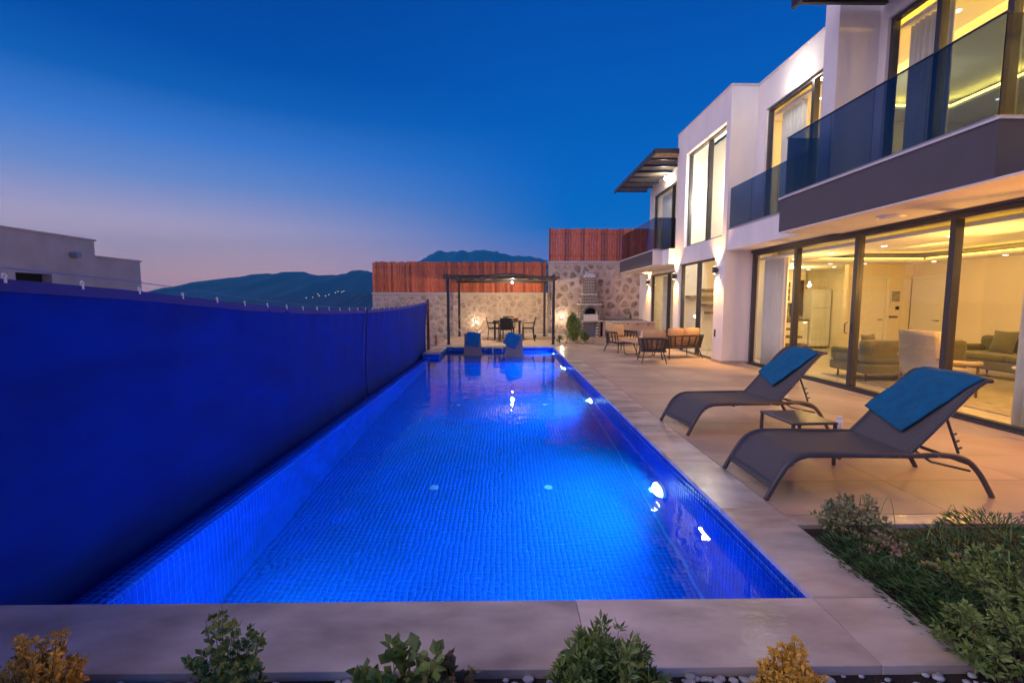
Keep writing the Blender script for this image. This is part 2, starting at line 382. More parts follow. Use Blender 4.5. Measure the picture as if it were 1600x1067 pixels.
tile_quads((PX0,PY0,-1.5),(0,TS,0),(0,0,TS),nYc,25,(1,0,0),V_,F_)                        # left wall under the weir
me = np_mesh('mosaic', V_, F_, M['pool_tile'])
mo = link('mosaic', me, pool); mo['kind'] = 'stuff'
# weir: rounded crest as rows of single tiles, the nearest ones each a part
prof = [(PX0,-.25),(PX0-.006,-.202),(PX0-.038,-.172),(PX0-.085,-.163),(PX0-.135,-.163),(PX0-.185,-.170),(PX0-.222,-.198),(PX0-.238,-.245),(PX0-.24,-.295),(PX0-.24,-.345),(PX0-.24,-.395)]
gp = MB(); y0, y1 = PY0-.004, 13.2
lower = [(PX0-.2387,-1.5),(PX0-.0013,-1.5)]
poly = [(x+0.0, z) for x, z in prof]
shr = []
for i, (x, z) in enumerate(poly):
    cx, cz = PX0-.12, -.4; d = math.hypot(x-cx, z-cz); shr.append((x-(x-cx)/d*.0013, z-(z-cz)/d*.0013))
ring = shr + lower
gp.hull([(x, y0, z) for x, z in ring], [(x, y1, z) for x, z in ring])
gp.f = [f if len(f) != 4 else f for f in gp.f]
obj('weir', gp, 'pool_grout', pool)
V2, F2 = [], []
ntile = 0
for i in range(len(prof)-1):
    (xa, za), (xb, zb) = prof[i], prof[i+1]; L = math.hypot(xb-xa, zb-za); nrm = (-(zb-za)/L*-1, 0, 0)
    n_ = np.array([(zb-za)/L*-1*-1, 0, 0]);
    nx_, nz_ = (zb-za)/L, -(xb-xa)/L
    near = 32 if i < 9 else 0
    tile_quads((xa, PY0+near*TS, za), (0,TS,0), (xb-xa,0,zb-za), nYc-near, 1, (nx_,0,nz_), V2, F2)
    if near:
        v1, f1 = [], []; tile_quads((xa, 0, za), (0,TS,0), (xb-xa,0,zb-za), 1, 1, (nx_,0,nz_), v1, f1)
        tm = np_mesh('tile', v1, f1, M['pool_tile'])
        for k in range(near): link('tile', tm, pool, (0, PY0+k*TS, 0))
me = np_mesh('weir_mosaic', V2, F2, M['pool_tile']); o = link('weir_mosaic', me, pool); o['kind'] = 'stuff'
# floor inlets
for (x, y) in [(-.9,8.6),(.75,8.6),(-.85,5.2),(.5,5.2)]:
    o = obj('floor_inlet', MB().lathe([(.05,0),(.05,.008),(.035,.012),(.01,.012)], 20), 'white_plastic', pool); o.location = (x, y, -1.497)
# gutter that catches the overflow
structure(obj('overflow_gutter', B(-3.05,-2.46,1.2,15.25,-1.75,-1.25).box(-3.2,-3.05,1.2,15.25,-1.75,-.35), 'net_hem'))
# water
wm = bpy.data.materials.new('pool_water'); wm.use_nodes = True; t = wm.node_tree; t.nodes.clear()
gl = t.nodes.new('ShaderNodeBsdfRefraction'); gl.inputs['IOR'].default_value = 1.33; gl.inputs['Roughness'].default_value = 0
gs = t.nodes.new('ShaderNodeBsdfGlossy'); gs.inputs['Roughness'].default_value = .0
fr = t.nodes.new('ShaderNodeFresnel'); fr.inputs[0].default_value = 1.33
ms = t.nodes.new('ShaderNodeMixShader')
tcw = t.nodes.new('ShaderNodeTexCoord'); mpw = t.nodes.new('ShaderNodeMapping'); t.links.new(tcw.outputs['Object'], mpw.inputs[0])
n1 = t.nodes.new('ShaderNodeTexNoise'); n1.inputs['Scale'].default_value = 2.6; n1.inputs['Detail'].default_value = 2; n1.inputs['Roughness'].default_value = .45; n1.inputs['Distortion'].default_value = .6
n2 = t.nodes.new('ShaderNodeTexNoise'); n2.inputs['Scale'].default_value = 9; n2.inputs['Detail'].default_value = 1
t.links.new(mpw.outputs[0], n1.inputs[0]); t.links.new(mpw.outputs[0], n2.inputs[0])
mad = t.nodes.new('ShaderNodeMath'); mad.operation = 'MULTIPLY_ADD'; t.links.new(n2.outputs[0], mad.inputs[0]); mad.inputs[1].default_value = .13; t.links.new(n1.outputs[0], mad.inputs[2])
bw = t.nodes.new('ShaderNodeBump'); bw.inputs['Strength'].default_value = 1; bw.inputs['Distance'].default_value = .0062; t.links.new(mad.outputs[0], bw.inputs['Height'])
for n_ in (gl, gs, fr): t.links.new(bw.outputs[0], n_.inputs['Normal'])
t.links.new(fr.outputs[0], ms.inputs[0]); t.links.new(gl.outputs[0], ms.inputs[1]); t.links.new(gs.outputs[0], ms.inputs[2])
ow = t.nodes.new('ShaderNodeOutputMaterial'); t.links.new(ms.outputs[0], ow.inputs[0])
vp = t.nodes.new('ShaderNodeVolumePrincipled'); vp.inputs['Color'].default_value = (.08,.60,1,1); vp.inputs['Density'].default_value = .20; vp.inputs['Anisotropy'].default_value = .35
t.links.new(vp.outputs[0], ow.inputs['Volume'])
wx = [-2.462,-2.455,-2.44,-2.415,-2.37,-2.3,-2.1,PX1]; wz = [-.34,-.24,-.18,-.160,-.152,WZ,WZ,WZ]
w = MB(); w.grid(lambda u, v: (np.interp(u*7, range(8), wx), PY0+(PY1-PY0)*v, np.interp(u*7, range(8), wz)), 7, 1)
w = MB()
for x, z in zip(wx, wz): w.v += [(x, PY0-.003, z), (x, 13.2, z)]
for i in range(7): a = 2*i; w.f.append((a, a+2, a+3, a+1))
b0 = len(w.v); w.v += [(-1.95,13.2,WZ),(PX1,13.2,WZ),(PX1,PY1,WZ),(-1.95,PY1,WZ)]; w.f.append((b0,b0+1,b0+2,b0+3))
water = structure(obj('pool_water', w, wm))
# pool lamps on the right wall
PL = [(4.45,-.80),(8.15,-.82),(11.8,-.82),(14.5,-.42)]
for i, (y, z) in enumerate(PL):
    t_ = thing('pool_lamp', ['round underwater lamp nearest the front coping','second round underwater lamp from the front coping','third round underwater lamp from the front coping','small underwater lamp beside the shallow shelf'][i], 'pool lamp', (PX1,y,z), 0, 'underwater lamps in the right pool wall')
    r = .15 if i < 3 else .08
    a = MB().tube([(0,0,0),(-.03,0,0)], [r, r*.92], 24); obj('housing', a, 'white_plastic', t_)
    b = MB().tube([(-.031,0,0),(-.055,0,0),(-.075,0,0),(-.085,0,0)], [r*.88,r*.8,r*.55,r*.2], 24); obj('lens', b, 'pool_lens', t_)
    l = lamp('pool_light', 'SPOT', (PX1-.10, y, z), [560,720,820,220][i], (.04,.37,1.0), spot_size=R(172), spot_blend=.8, shadow_soft_size=.02)
    l.rotation_euler = Vector((1,0,-.02)).to_track_quat('Z','Y').to_euler()

for x, l in [(-1.25,'added unseen underwater lamp under the front coping toward the screen'),(.35,'added unseen underwater lamp under the front coping toward the terrace')]:  # added lamps, out of view, that brighten the near end of the pool
    t_ = thing('pool_lamp', l, 'pool lamp', (x,PY0,-.85), 0, 'added underwater lamps in the front pool wall')
    obj('housing', MB().tube([(0,0,0),(0,.03,0)], [.13,.12], 20), 'white_plastic', t_); obj('lens', MB().tube([(0,.031,0),(0,.06,0)], [.11,.06], 20), 'pool_lens', t_)
    l_ = lamp('pool_light', 'SPOT', (x, PY0+.13, -.85), 130, (.04,.37,1.0), spot_size=R(172), spot_blend=.8, shadow_soft_size=.05); l_.rotation_euler = Vector((0,-1,-.02)).to_track_quat('Z','Y').to_euler()
# ================================================================== COPING AND TERRACE
cop = structure(obj('pool_coping', B(-6,PX1+.22,1.76,PY0+.0,-.16,-.034).box(PX1+.05,1.94,PY0,15.38,-.16,-.034).box(-2.0,PX1+.05,PY1+.05,15.38,-.16,-.034).box(-2.38,-2.0,13.25,19.9,-.16,-.034), 'tile_grout'))
def slab(x0, x1, y0, y1, z0=-.033, z1=0):
    dz = random.uniform(-.0008, .0008)
    o = obj('slab', B(-(x1-x0)/2+.0015,(x1-x0)/2-.0015,-(y1-y0)/2+.0015,(y1-y0)/2-.0015,z0,z1+dz), 'coping', cop, bevel=.003)
    o.location = ((x0+x1)/2, (y0+y1)/2, 0); return o
xs = [-6.2,-2.9,.35,1.558]
for i in range(len(xs)-1): slab(xs[i], xs[i+1], 1.735, PY0+.02, -.045)
slab(1.558, 1.96, 1.735, PY0+.02, -.045)
ys = [PY0+.02+i*1.0 for i in range(14)]
for i in range(13): slab(PX1-.02, 1.96, ys[i], ys[i+1])
slab(PX1-.02, 1.96, ys[13], 15.4)
for x0, x1 in [(-1.97,-.8),(-.8,.4),(.4,1.558)]: slab(x0, x1, PY1-.02, 15.4)
slab(-2.40,-1.93,13.18,14.3); slab(-2.40,-1.97,14.3,15.4)
slab(1.96, 5.0, 2.92, 3.06); slab(5.0,8.2,2.92,3.06)
ter = structure(obj('terrace', B(1.962,9,3.062,20,-.3,-.0125).box(-2.35,1.96,15.402,20,-.3,-.0125), 'tile_grout'))
tm = mesh(B(-.5975,.5975,-.2975,.2975,-.012,0), M['terrace_tile'])
tcount = 0
for j in range(29):
    yy = 3.362 + j*.6
    if yy > 19.9: break
    for i in range(4):
        o = link('tile', tm, ter, (1.962+.6+1.2*i - (.6 if False else 0), yy, random.uniform(-.0006,.0006)))
        if i == 3 and yy < 22: o.scale.x = .2; o.location.x = 5.682
for j in range(8):
    for i in range(4):
        x = -2.35+.5+1.08*i; yy = 15.70+.6*j
        if yy < 20: o = link('tile', tm, ter, (x+.04, yy, 0)); o.scale.x = .9
# skirting strip at the foot of the stone wall
tag(obj('wall_kerb', B(-1.9,3.55,19.55,19.78,0,.10), 'cap'), 'pale low kerb running along the foot of the stone wall', 'kerb')

# ================================================================== STONE WALL WITH SLAT FENCES
def clip_poly(poly, a, b, c):   # keep a*x+b*y<=c
    out = []
    for i in range(len(poly)):
        p, q = poly[i], poly[(i+1) % len(poly)]; dp = a*p[0]+b*p[1]-c; dq = a*q[0]+b*q[1]-c
        if dp <= 0: out.append(p)
        if dp*dq < 0: k = dp/(dp-dq); out.append((p[0]+(q[0]-p[0])*k, p[1]+(q[1]-p[1])*k))
    return out
def stones(parent, x0, x1, z0, z1, step, yface, shrink, skip=None, m='stone'):
    L = parent.location
    pts = []; r = 0; z = z0-step
    while z < z1+step:
        x = x0-step + (step/2 if r % 2 else 0)
        while x < x1+step:
            pts.append((x+random.uniform(-.45,.45)*step, z+random.uniform(-.4,.4)*step)); x += step*1.08
        z += step*.85; r += 1
    for i, p in enumerate(pts):
        if not (x0 < p[0] < x1 and z0 < p[1] < z1): continue
        poly = [(x0+.01,z0+.01),(x1-.01,z0+.01),(x1-.01,z1-.02),(x0+.01,z1-.02)]
        for q in pts:
            if q is p: continue
            d2 = (q[0]-p[0])**2+(q[1]-p[1])**2
            if d2 > (step*3)**2: continue
            a, b = q[0]-p[0], q[1]-p[1]; c = (q[0]**2+q[1]**2-p[0]**2-p[1]**2)/2
            poly = clip_poly(poly, a, b, c)
            if len(poly) < 3: break
        if len(poly) < 3: continue
        k = shrink*random.uniform(.72,1.10)
        # cut the corners for a rounder stone
        rp = []
        for j in range(len(poly)):
            a, b, c = poly[j-1], poly[j], poly[(j+1) % len(poly)]
            rp.append((b[0]*.72+a[0]*.28, b[1]*.72+a[1]*.28)); rp.append((b[0]*.72+c[0]*.28, b[1]*.72+c[1]*.28))
        cx = sum(q[0] for q in rp)/len(rp); cz = sum(q[1] for q in rp)/len(rp)
        if skip and skip(cx, cz): continue
        sh = [((q[0]-cx)*k, (q[1]-cz)*k) for q in rp]
        dep = random.uniform(.008,.022)
        mb = MB(); n = len(sh)
        mb.v = [(x, .03, z) for x, z in sh] + [(x*.93, -dep*.6, z*.93) for x, z in sh] + [(x*.6, -dep, z*.6) for x, z in sh]
        mb.f = [(j, (j+1)%n, n+(j+1)%n, n+j) for j in range(n)] + [(n+j, n+(j+1)%n, 2*n+(j+1)%n, 2*n+j) for j in range(n)] + [tuple(range(2*n, 3*n))]
        o = obj('stone', mb, m, parent); o.location = (cx-L.x, yface-L.y, cz-L.z)
        o.data.polygons.foreach_set('use_smooth', [True]*len(o.data.polygons))
def slat_fence(name, label, x0, x1, z0, z1, y, pitch):
    f = thing(name, label, 'fence', (x0, y, z0))
    for zz in (z0+.2, z1-.25):
        obj('rail', B(0, x1-x0, .03, .07, zz-z0, zz-z0+.07), 'wood_leg', f)
    sm = mesh(MB().hull([(0,0,0),(pitch-.012,0,0),(pitch-.012,.025,0),(0,.025,0)], [(0,0,z1-z0),(pitch-.012,0,z1-z0),(pitch-.012,.025,z1-z0),(0,.025,z1-z0)]), M['slat'])
    n = int((x1-x0)/pitch)
    for i in range(n):
        o = link('slat', sm, f, (i*pitch, random.uniform(-.008,.008), random.uniform(-.03,.03)))
    return f
WY = 19.8
lw = thing('stone_wall', 'lower pale stone wall behind the pergola and dining table', 'stone wall', (-5.75,WY,-1.9))
obj('mortar', B(-5.75,1.86,WY,WY+.4,-1.9,1.80), 'mortar', lw, world=True)
obj('cap', B(-5.78,1.86,WY-.04,WY+.44,1.80,1.86), 'cap', lw, world=True)
stones(lw, -5.75, 1.86, -1.1, 1.78, .33, WY, .84, m='stone_pale')
uw = thing('stone_wall', 'taller stone wall with red brown stones behind the brick barbecue', 'stone wall', (1.86,WY,-.3))
obj('mortar', B(1.86,9.0,WY-.002,WY+.4,-.3,3.14), 'mortar', uw, world=True)
obj('cap', B(1.83,9.0,WY-.04,WY+.44,3.14,3.21), 'cap', uw, world=True)
stones(uw, 1.86, 6.0, .05, 3.12, .40, WY-.002, .74)
slat_fence('slat_fence', 'long low red brown slat fence on the lower stone wall', -5.75, 1.84, 1.86, 3.18, WY+.1, .112)
slat_fence('slat_fence', 'higher red brown slat fence on the taller stone wall', 1.86, 6.2, 3.21, 4.60, WY+.1, .112)

# ================================================================== BLUE FABRIC SCREEN
NX = -2.52
ny_ = [-1.5,0,1.5,2.27,3.17,4.42,5.77,7.2,8.6,10.8,12.8,14.75]; nz_ = [1.62,1.63,1.62,1.61,1.565,1.47,1.40,1.36,1.345,1.36,1.41,1.50]
def ntop(y): return float(np.interp(y, ny_, nz_))
sf = thing('fabric_screen', 'tall blue shade fabric fence hanging along the left of the pool', 'fabric fence', (NX,7,-.9))
def nfn(y0, y1):
    def fn(u, v):
        y = y0+(y1-y0)*u; zt = ntop(y); zb = -.95
        z = zb+(zt-zb)*v
        x = NX - .10*math.sin(math.pi*v)*(.6+.4*math.sin(y*.9)) + .010*hnoise(y*2.3,v*.7)*(1-v*.4) + .004*math.sin(y*3.1+v*5)
        x += .010*math.cos((y-.66)*2*math.pi/.42)*max(0, v-.86)/.14
        if v > .995: x = NX
        return (x, y, z)
    return fn
obj('fabric', MB().grid(nfn(-1.5,8.28), 160, 24), 'net', sf, smooth=True, world=True)
obj('fabric', MB().grid(nfn(8.30,14.72), 100, 24), 'net', sf, smooth=True, world=True)
h = MB()
for k in range(64):
    ya = -1.5+k*16.2/64; yb = ya+16.2/64
    h.add([(NX+.004,ya,ntop(ya)-.06),(NX+.004,yb,ntop(yb)-.06),(NX+.004,yb,ntop(yb)+.004),(NX+.004,ya,ntop(ya)+.004)], [(0,1,2,3)])
obj('hem', h, 'net_hem', sf, world=True)
obj('seam', MB().tube([(NX+.012,8.29,-.9),(NX-.05,8.29,.3),(NX+.012,8.29,ntop(8.29))], .012, 6), 'net_hem', sf, world=True)
def wire(y): return ntop(y)+.035+.03*math.sin((y+1)*.35)**2
obj('wire', MB().tube([(NX,y,wire(y)) for y in np.linspace(-1.5,14.72,40)], .003, 5), 'steel', sf, world=True)
rm = None
for k in range(34):
    y = .66+.42*k
    if y > 14.5: break
    mb = MB(); pts = [(0, .011*math.cos(a), .011*math.sin(a)+.0) for a in np.linspace(0, 2*math.pi, 10)]
    if rm is None:
        mb.tube(pts, .0035, 5, cap=False); mb.tube([(0,0,-.014),(0,0,-.036)], .009, 8); rm = mesh(mb, M['white_plastic'])
    link('ring', rm, sf, (0, y-7, ntop(y)+.02+.9))
obj('post', B(NX-.04,NX+.04,14.74,14.82,-.9,1.56), 'rust', sf, world=True)
obj('post', B(NX-.16,NX-.10,8.26,8.32,-.9,1.38), 'post', sf, world=True)
obj('wood_plank', B(-2.42,-2.36,15.5,15.62,-.9,.35), 'slat') ; tag(bpy.data.objects['wood_plank'], 'reddish upright wooden plank behind the end post of the blue fabric', 'plank')
# ================================================================== VILLA
FX = 5.8; BX = 5.18
v = thing('villa', 'modern white two storey villa with lit glass doors beside the pool', 'house', (8.4,11,0))
def W(*a, m='render', name='wall', label=None, bevel=0): return obj(name, B(*a), m, v, world=True, label=label, bevel=bevel)
# bay volume
W(BX,BX+.2,10.8,11.33,0,2.58); W(BX,BX+.2,13.66,14.05,0,2.58); W(BX,BX+.2,10.8,14.05,2.58,3.05)
W(BX,BX+.2,10.8,11.0,3.05,5.68); W(BX,BX+.2,13.38,14.05,3.05,5.68); W(BX,BX+.2,10.8,14.05,5.68,6.40)
W(BX+.2,6.0,10.8,11.0,0,6.40); W(BX+.2,6.0,13.85,14.05,0,6.40)
W(BX+.2,7.0,11.0,13.85,6.1,6.3,name='roof')
W(BX-.02,6.02,10.78,14.07,6.40,6.44,name='parapet_cap',m='cap')
# middle band and soffit slab
W(5.2,FX+.2,1.5,10.8,2.68,3.13)
W(5.0,FX+.2,14.05,18.6,2.64,3.10)
W(FX,FX+.2,14.05,15.6,0,2.64); W(FX,FX+.2,18.2,20.0,0,2.64); W(FX,FX+.2,15.6,18.2,2.52,2.64)
W(FX,FX+.2,14.05,15.3,3.10,6.0); W(FX,FX+.2,18.1,18.6,3.10,6.0); W(FX,FX+.2,15.3,18.1,5.55,6.0)
W(FX+.2,11.0,18.4,18.6,-.3,6.0); W(FX+.2,11.0,19.8,20.0,-.3,2.64)
# upper wall
W(FX,FX+.2,10.45,10.8,3.13,6.40); W(FX,FX+.2,7.69,10.45,5.74,6.40)
W(5.16,FX+.2,7.37,7.69,3.25,6.62,label='projecting white wing wall above the near balcony'); W(FX,FX+.2,7.22,7.37,3.13,6.40); W(FX,FX+.2,1.5,7.22,5.76,6.40)
W(FX-.02,FX+.22,7.7,10.8,6.40,6.44,name='parapet_cap',m='cap')
# shell behind the facade
W(FX+.2,11.0,1.5,18.4,2.69,3.12,name='floor_slab',m='inwall'); W(FX+.2,11.0,1.5,18.6,6.02,6.2,name='roof')
W(10.8,11.0,1.5,15.2,-.2,2.69,m='inwall'); W(10.8,11.0,1.5,18.4,3.12,6.02,m='inwall')
W(FX+.0,11.0,1.3,1.5,-.2,6.2)
W(6.9,11.0,15.0,15.2,-.0,2.69,m='inwall'); W(6.0,6.9,15.0,15.2,0,2.69,m='inwall')
W(9.05,10.8,12.0,12.15,.02,2.69,m='inwall')
W(10.32,10.45,12.15,15.0,.02,2.69,m='inwall')
W(6.50,6.62,11.15,13.85,.02,2.69,m='inwall'); W(6.0,6.5,13.84,14.04,.02,2.69,m='inwall')
W(6.0,10.8,10.85,10.95,3.12,6.02,m='inwall'); pass
W(6.1,6.25,11.0,13.85,3.12,6.02,m='inwall')
W(8.6,8.75,14.1,18.4,0,2.64,m='inwall'); W(8.6,8.75,14.1,18.4,3.1,6.02,m='inwall')
obj('interior_floor', B(5.81,10.8,1.5,10.8,-.2,.012).box(5.22,10.8,10.8,15.0,-.2,.0125).box(5.81,8.6,15.2,19.8,-.2,.012), 'infloor', v, world=True)
# living room ceiling: perimeter soffit round a raised tray with a light cove
Z1, Z2 = 2.46, 2.64
cl = obj('interior_ceiling', B(6.02,7.15,1.5,11.2,Z1,Z1+.05).box(10.1,10.8,1.5,11.99,Z1,Z1+.05).box(7.15,10.1,11.0,14.99,Z1,Z1+.05).box(6.62,7.15,11.2,14.99,Z1,Z1+.05).box(7.15,10.1,1.5,3.2,Z1,Z1+.05), 'inceil', v, world=True)
obj('interior_ceiling', B(7.0,10.3,3.0,11.2,Z2+.03,Z2+.05), 'inceil', v, world=True)
obj('cove_light', B(7.10,7.14,3.2,10.95,Z1+.055,Z1+.075).box(10.11,10.15,3.2,10.95,Z1+.055,Z1+.075).box(7.15,10.1,11.01,11.05,Z1+.055,Z1+.075), 'cove', v, world=True)
for (ya, yb, hh) in [(1.6,10.8,0)]:
    obj('interior_ceiling', B(6.02,6.9,ya,yb,5.62,5.67).box(9.6,10.8,ya,yb,5.62,5.67).box(6.9,9.6,yb-.7,yb,5.62,5.67).box(6.9,9.6,ya,ya+.6,5.62,5.67), 'inceil', v, world=True)
    obj('interior_ceiling', B(6.7,9.8,ya,yb,5.84,5.86), 'inceil', v, world=True)
    obj('cove_light', B(6.84,6.89,ya+.6,yb-.7,5.675,5.72).box(9.61,9.66,ya+.6,yb-.7,5.675,5.72).box(6.9,9.6,yb-.69,yb-.64,5.675,5.72), 'cove_up', v, world=True)
obj('interior_ceiling', B(6.0,8.6,14.1,18.4,5.58,5.62), 'inceil', v, world=True)
obj('interior_ceiling', B(5.4,6.5,11.0,13.85,6.02,6.06).box(6.0,8.6,14.05,18.2,2.50,2.54), 'inceil', v, world=True)

# windows and sliding doors ------------------------------------------------
def glazing(name, x, y0, y1, z0, z1, muls, t=.055, label=None, depth=.09, sill=True):
    """frame set back in plane x, vertical mullions at given y"""
    w = obj(name, B(x,x+depth,y0,y0+t,z0,z1).box(x,x+depth,y1-t,y1,z0,z1).box(x,x+depth,y0+t,y1-t,z0,z0+t).box(x,x+depth,y0+t,y1-t,z1-t,z1), 'frame', v, world=True, label=label)
    e = [y0] + list(muls) + [y1]
    for m_ in muls:
        obj('mullion', B(x-.012,x+depth+.012,m_-t*.62,m_+t*.62,z0+t,z1-t), 'frame', w, world=True, bevel=.004)
    for a, b in zip(e[:-1], e[1:]):
        obj('pane', B(x+.04,x+.05,a+t*.8,b-t*.8,z0+t,z1-t), 'pane', w, world=True)
    return w
sd = glazing('sliding_door', FX+.02, 1.6, 10.78, .0, 2.62, [9.17,7.57,5.94,4.3], .065, 'wide ground floor sliding glass door of the living room')
obj('head_frame', B(FX-.015,FX+.12,1.6,10.79,2.62,2.68), 'frame', sd, world=True)
obj('track', B(FX-.02,FX+.14,1.6,10.79,-.0,.03), 'frame', sd, world=True)
for (hy, s) in [(7.49,-1),(7.65,1)]:
    obj('handle', MB().tube([(FX-.0,hy,.95),(FX-.045,hy,.97),(FX-.045,hy,1.12),(FX-.0,hy,1.14)], .008, 6), 'black', sd, world=True)
glazing('window', BX+.08, 11.33, 13.66, .0, 2.58, [12.5], .05, 'tall ground floor window of the bay')
bw_ = glazing('window', BX+.10, 11.0, 13.38, 3.05, 5.68, [12.1], .05, 'tall upper window of the bay, brightly lit')
glazing('window', FX+.05, 7.69, 10.45, 3.13, 5.74, [8.95], .06, 'upper sliding window between the wing wall and the bay')
glazing('window', FX+.05, 1.6, 7.22, 3.25, 5.76, [6.42,5.5,3.7], .06, 'large upper sliding window behind the near balcony')
glazing('glass_door', FX+.03, 15.6, 18.2, .0, 2.52, [16.4], .055, 'farthest ground floor glass door beside the stone wall')
glazing('window', FX+.03, 15.3, 18.1, 3.10, 5.55, [16.2], .055, 'far upper window under the reed awning')

# balconies
nb = obj('balcony', B(4.69,5.2,4.44,7.9,2.68,3.22), 'fascia', v, world=True, label='near balcony with dark fascia and tinted glass railing')
obj('balcony_extension', B(5.2,5.22,1.5,4.44,2.68,2.70), 'soffit', nb, world=True)
obj('fascia', B(4.685,5.199,4.425,4.44,2.683,3.22), 'fascia', nb, world=True)
obj('soffit', B(4.70,FX+.0,1.5,7.89,2.655,2.679), 'soffit', nb, world=True)
obj('coping_strip', B(4.67,5.2,4.41,7.92,3.22,3.245), 'cap', nb, world=True)
nb2 = obj('balcony', B(4.70,5.0,14.7,18.9,2.66,3.10), 'fascia', v, world=True, label='far balcony with dark fascia')
obj('return_face', B(4.70,FX,14.685,14.7,2.66,3.10), 'soffit', nb2, world=True)
obj('soffit', B(4.71,FX,14.7,18.9,2.63,2.655), 'soffit', nb2, world=True)
obj('coping_strip', B(4.68,5.0,14.67,18.92,3.10,3.125), 'cap', nb2, world=True)
def railing(par, x, ys_, z0, z1, ends=()):
    for a, b in zip(ys_[:-1], ys_[1:]):
        lo, hi = min(a,b)+.006, max(a,b)-.006
        p = obj('glass_panel', B(x,x+.016,lo,hi,z0,z1), 'rail_glass', par, world=True)
    obj('base_channel', B(x-.02,x+.036,min(ys_),max(ys_),z0-.02,z0+.02), 'rail_edge', par, world=True)
    for (xa, xb, y) in ends:
        obj('glass_panel', B(xa,xb,y,y+.016,z0,z1), 'rail_glass', par, world=True)
        obj('base_channel', B(xa,xb,y-.015,y+.03,z0-.02,z0+.02), 'rail_edge', par, world=True)
railing(nb, 4.74, [4.5,5.28,6.05,6.83,7.86], 3.265, 4.22, [(4.76,5.78,4.5),(4.76,5.78,7.84)])
obj('handrail', B(4.735,4.762,4.49,7.88,4.221,4.233), 'frame', nb, world=True)
mbd = obj('balcony', B(5.19,5.30,7.95,10.75,3.131,3.150), 'cap', v, world=True, label='middle balcony between the bay and the near balcony')
railing(mbd, 5.22, [7.92,8.9,9.85,10.76], 3.17, 4.10)
railing(nb2, 4.75, [14.76,15.8,16.85,17.9,18.85], 3.145, 4.15, [(4.77,5.78,14.76)])
obj('socket', B(BX-.012,BX,11.15,11.22,.62,.80), 'black', v, world=True)
for bb in ((BX-.012,BX-.0005,10.79,11.33,.0,.07),(BX-.012,FX,10.785,10.799,.0,.07),(BX-.012,BX-.0005,13.66,14.05,0,.07)): obj('plinth', B(*bb), 'terrace_tile', v, world=True)

# awnings of woven reed on purlins
def awning(loc, lx, ly, label):
    a = thing('awning', label, 'awning', loc)
    for i, x in enumerate([0, lx*.25, lx*.5, lx*.75, lx]):
        pass
    n = int(ly/.62)
    for i in range(n+1):
        y = i*ly/n
        obj('purlin', B(-.06,lx,y-.03,y+.03,.0,.06), 'post', a)
    for i in range(n):
        ya = i*ly/n+.05; yb = (i+1)*ly/n-.02
        mb = MB(); k = 22
        mb.grid(lambda u, w: (u*lx, ya+(yb-ya)*w, .075+.012*math.sin(u*lx*60)+.02*math.sin(w*math.pi)), 44, 3)
        obj('reed_mat', mb, 'reed_panel', a, solid=.012)
    obj('edge_beam', B(-.05,.0,-.08,ly+.08,-.04,.10).box(-.05,lx,-.10,-.05,-.04,.10), 'post', a)
    return a
awning((4.50,14.05,5.93), 1.28, 4.95, 'reed awning over the far upper window of the villa')
awning((4.42,1.7,5.98), 1.36, 5.55, 'dark reed awning edge above the near upper window')

# ---------------------------------------------------------------- lamps on the villa
for i, (x, y) in enumerate([(BX,11.16),(BX,13.86),(FX,18.45)]):
    t_ = thing('wall_lamp', ['up and down wall lamp on the bay pillar nearest the sliding door','up and down wall lamp on the far pillar of the bay','up and down wall lamp beside the stone wall'][i], 'wall lamp', (x,y,2.25), 0, 'up and down wall lamps on the villa')
    obj('shade', MB().lathe([(.045,-.085),(.05,-.08),(.05,.08),(.045,.085)], 20, (-.085,0,0)), 'frame', t_, smooth=False)
    obj('bracket', B(-.05,0,-.03,.03,-.04,.04), 'frame', t_)
    obj('bulb', MB().lathe([(.034,-.0875),(.034,-.0865)], 14, (-.085,0,0)).lathe([(.034,.0865),(.034,.0875)], 14, (-.085,0,0)), 'bulb_y', t_)
    for s in (1,-1):
        l = lamp('wall_lamp_light', 'SPOT', (x-.085,y,2.25+.10*s), 260, (1,.50,.13), spot_size=R(96), spot_blend=.9, shadow_soft_size=.03)
        l.rotation_euler = Vector((-.10,0,-s)).to_track_quat('Z','Y').to_euler()
for i, (x, y, z) in enumerate([(FX,9.3,5.92),(FX,16.4,5.80)]):
    t_ = thing('flood_lamp', ['bright round lamp on the parapet wall above the middle balcony','bright round lamp under the far reed awning'][i], 'outdoor lamp', (x,y,z))
    obj('arm', MB().tube([(0,0,0),(-.10,0,0)], .018, 8), 'white_plastic', t_)
    obj('globe', MB().lathe([(.01,-.07),(.05,-.055),(.07,0),(.05,.055),(.01,.07)], 16, (-.15,0,0)), 'bulb_w', t_, smooth=True)
    lamp('flood_light', 'POINT', (x-.26,y,z-.04), [18,22][i], (1,.86,.62), shadow_soft_size=.06)
t_ = thing('ceiling_lamp', 'round flush lamp, unlit, under the near balcony', 'ceiling lamp', (5.25,6.25,2.655))
obj('shade', MB().lathe([(.02,-.045),(.13,-.04),(.16,-.015),(.165,-.001)], 28), 'white_plastic', t_, smooth=False)
t_ = thing('ceiling_lamp', 'small round flush lamp under the far balcony', 'ceiling lamp', (5.1,16.2,2.63))
obj('shade', MB().lathe([(.02,-.045),(.10,-.04),(.12,-.001)], 20), 'white_plastic', t_)
tag(obj('cable', MB().tube([(5.12,4.38,4.6),(5.13,4.40,3.9),(5.14,4.37,3.3),(5.15,4.40,2.9),(5.13,4.42,2.64),(5.15,4.44,2.55),(5.12,4.44,2.46),(5.08,4.45,2.40),(5.04,4.46,2.37)], .008, 6), 'rail_edge'), 'thin loose cable hanging down in front of the near balcony', 'cable')

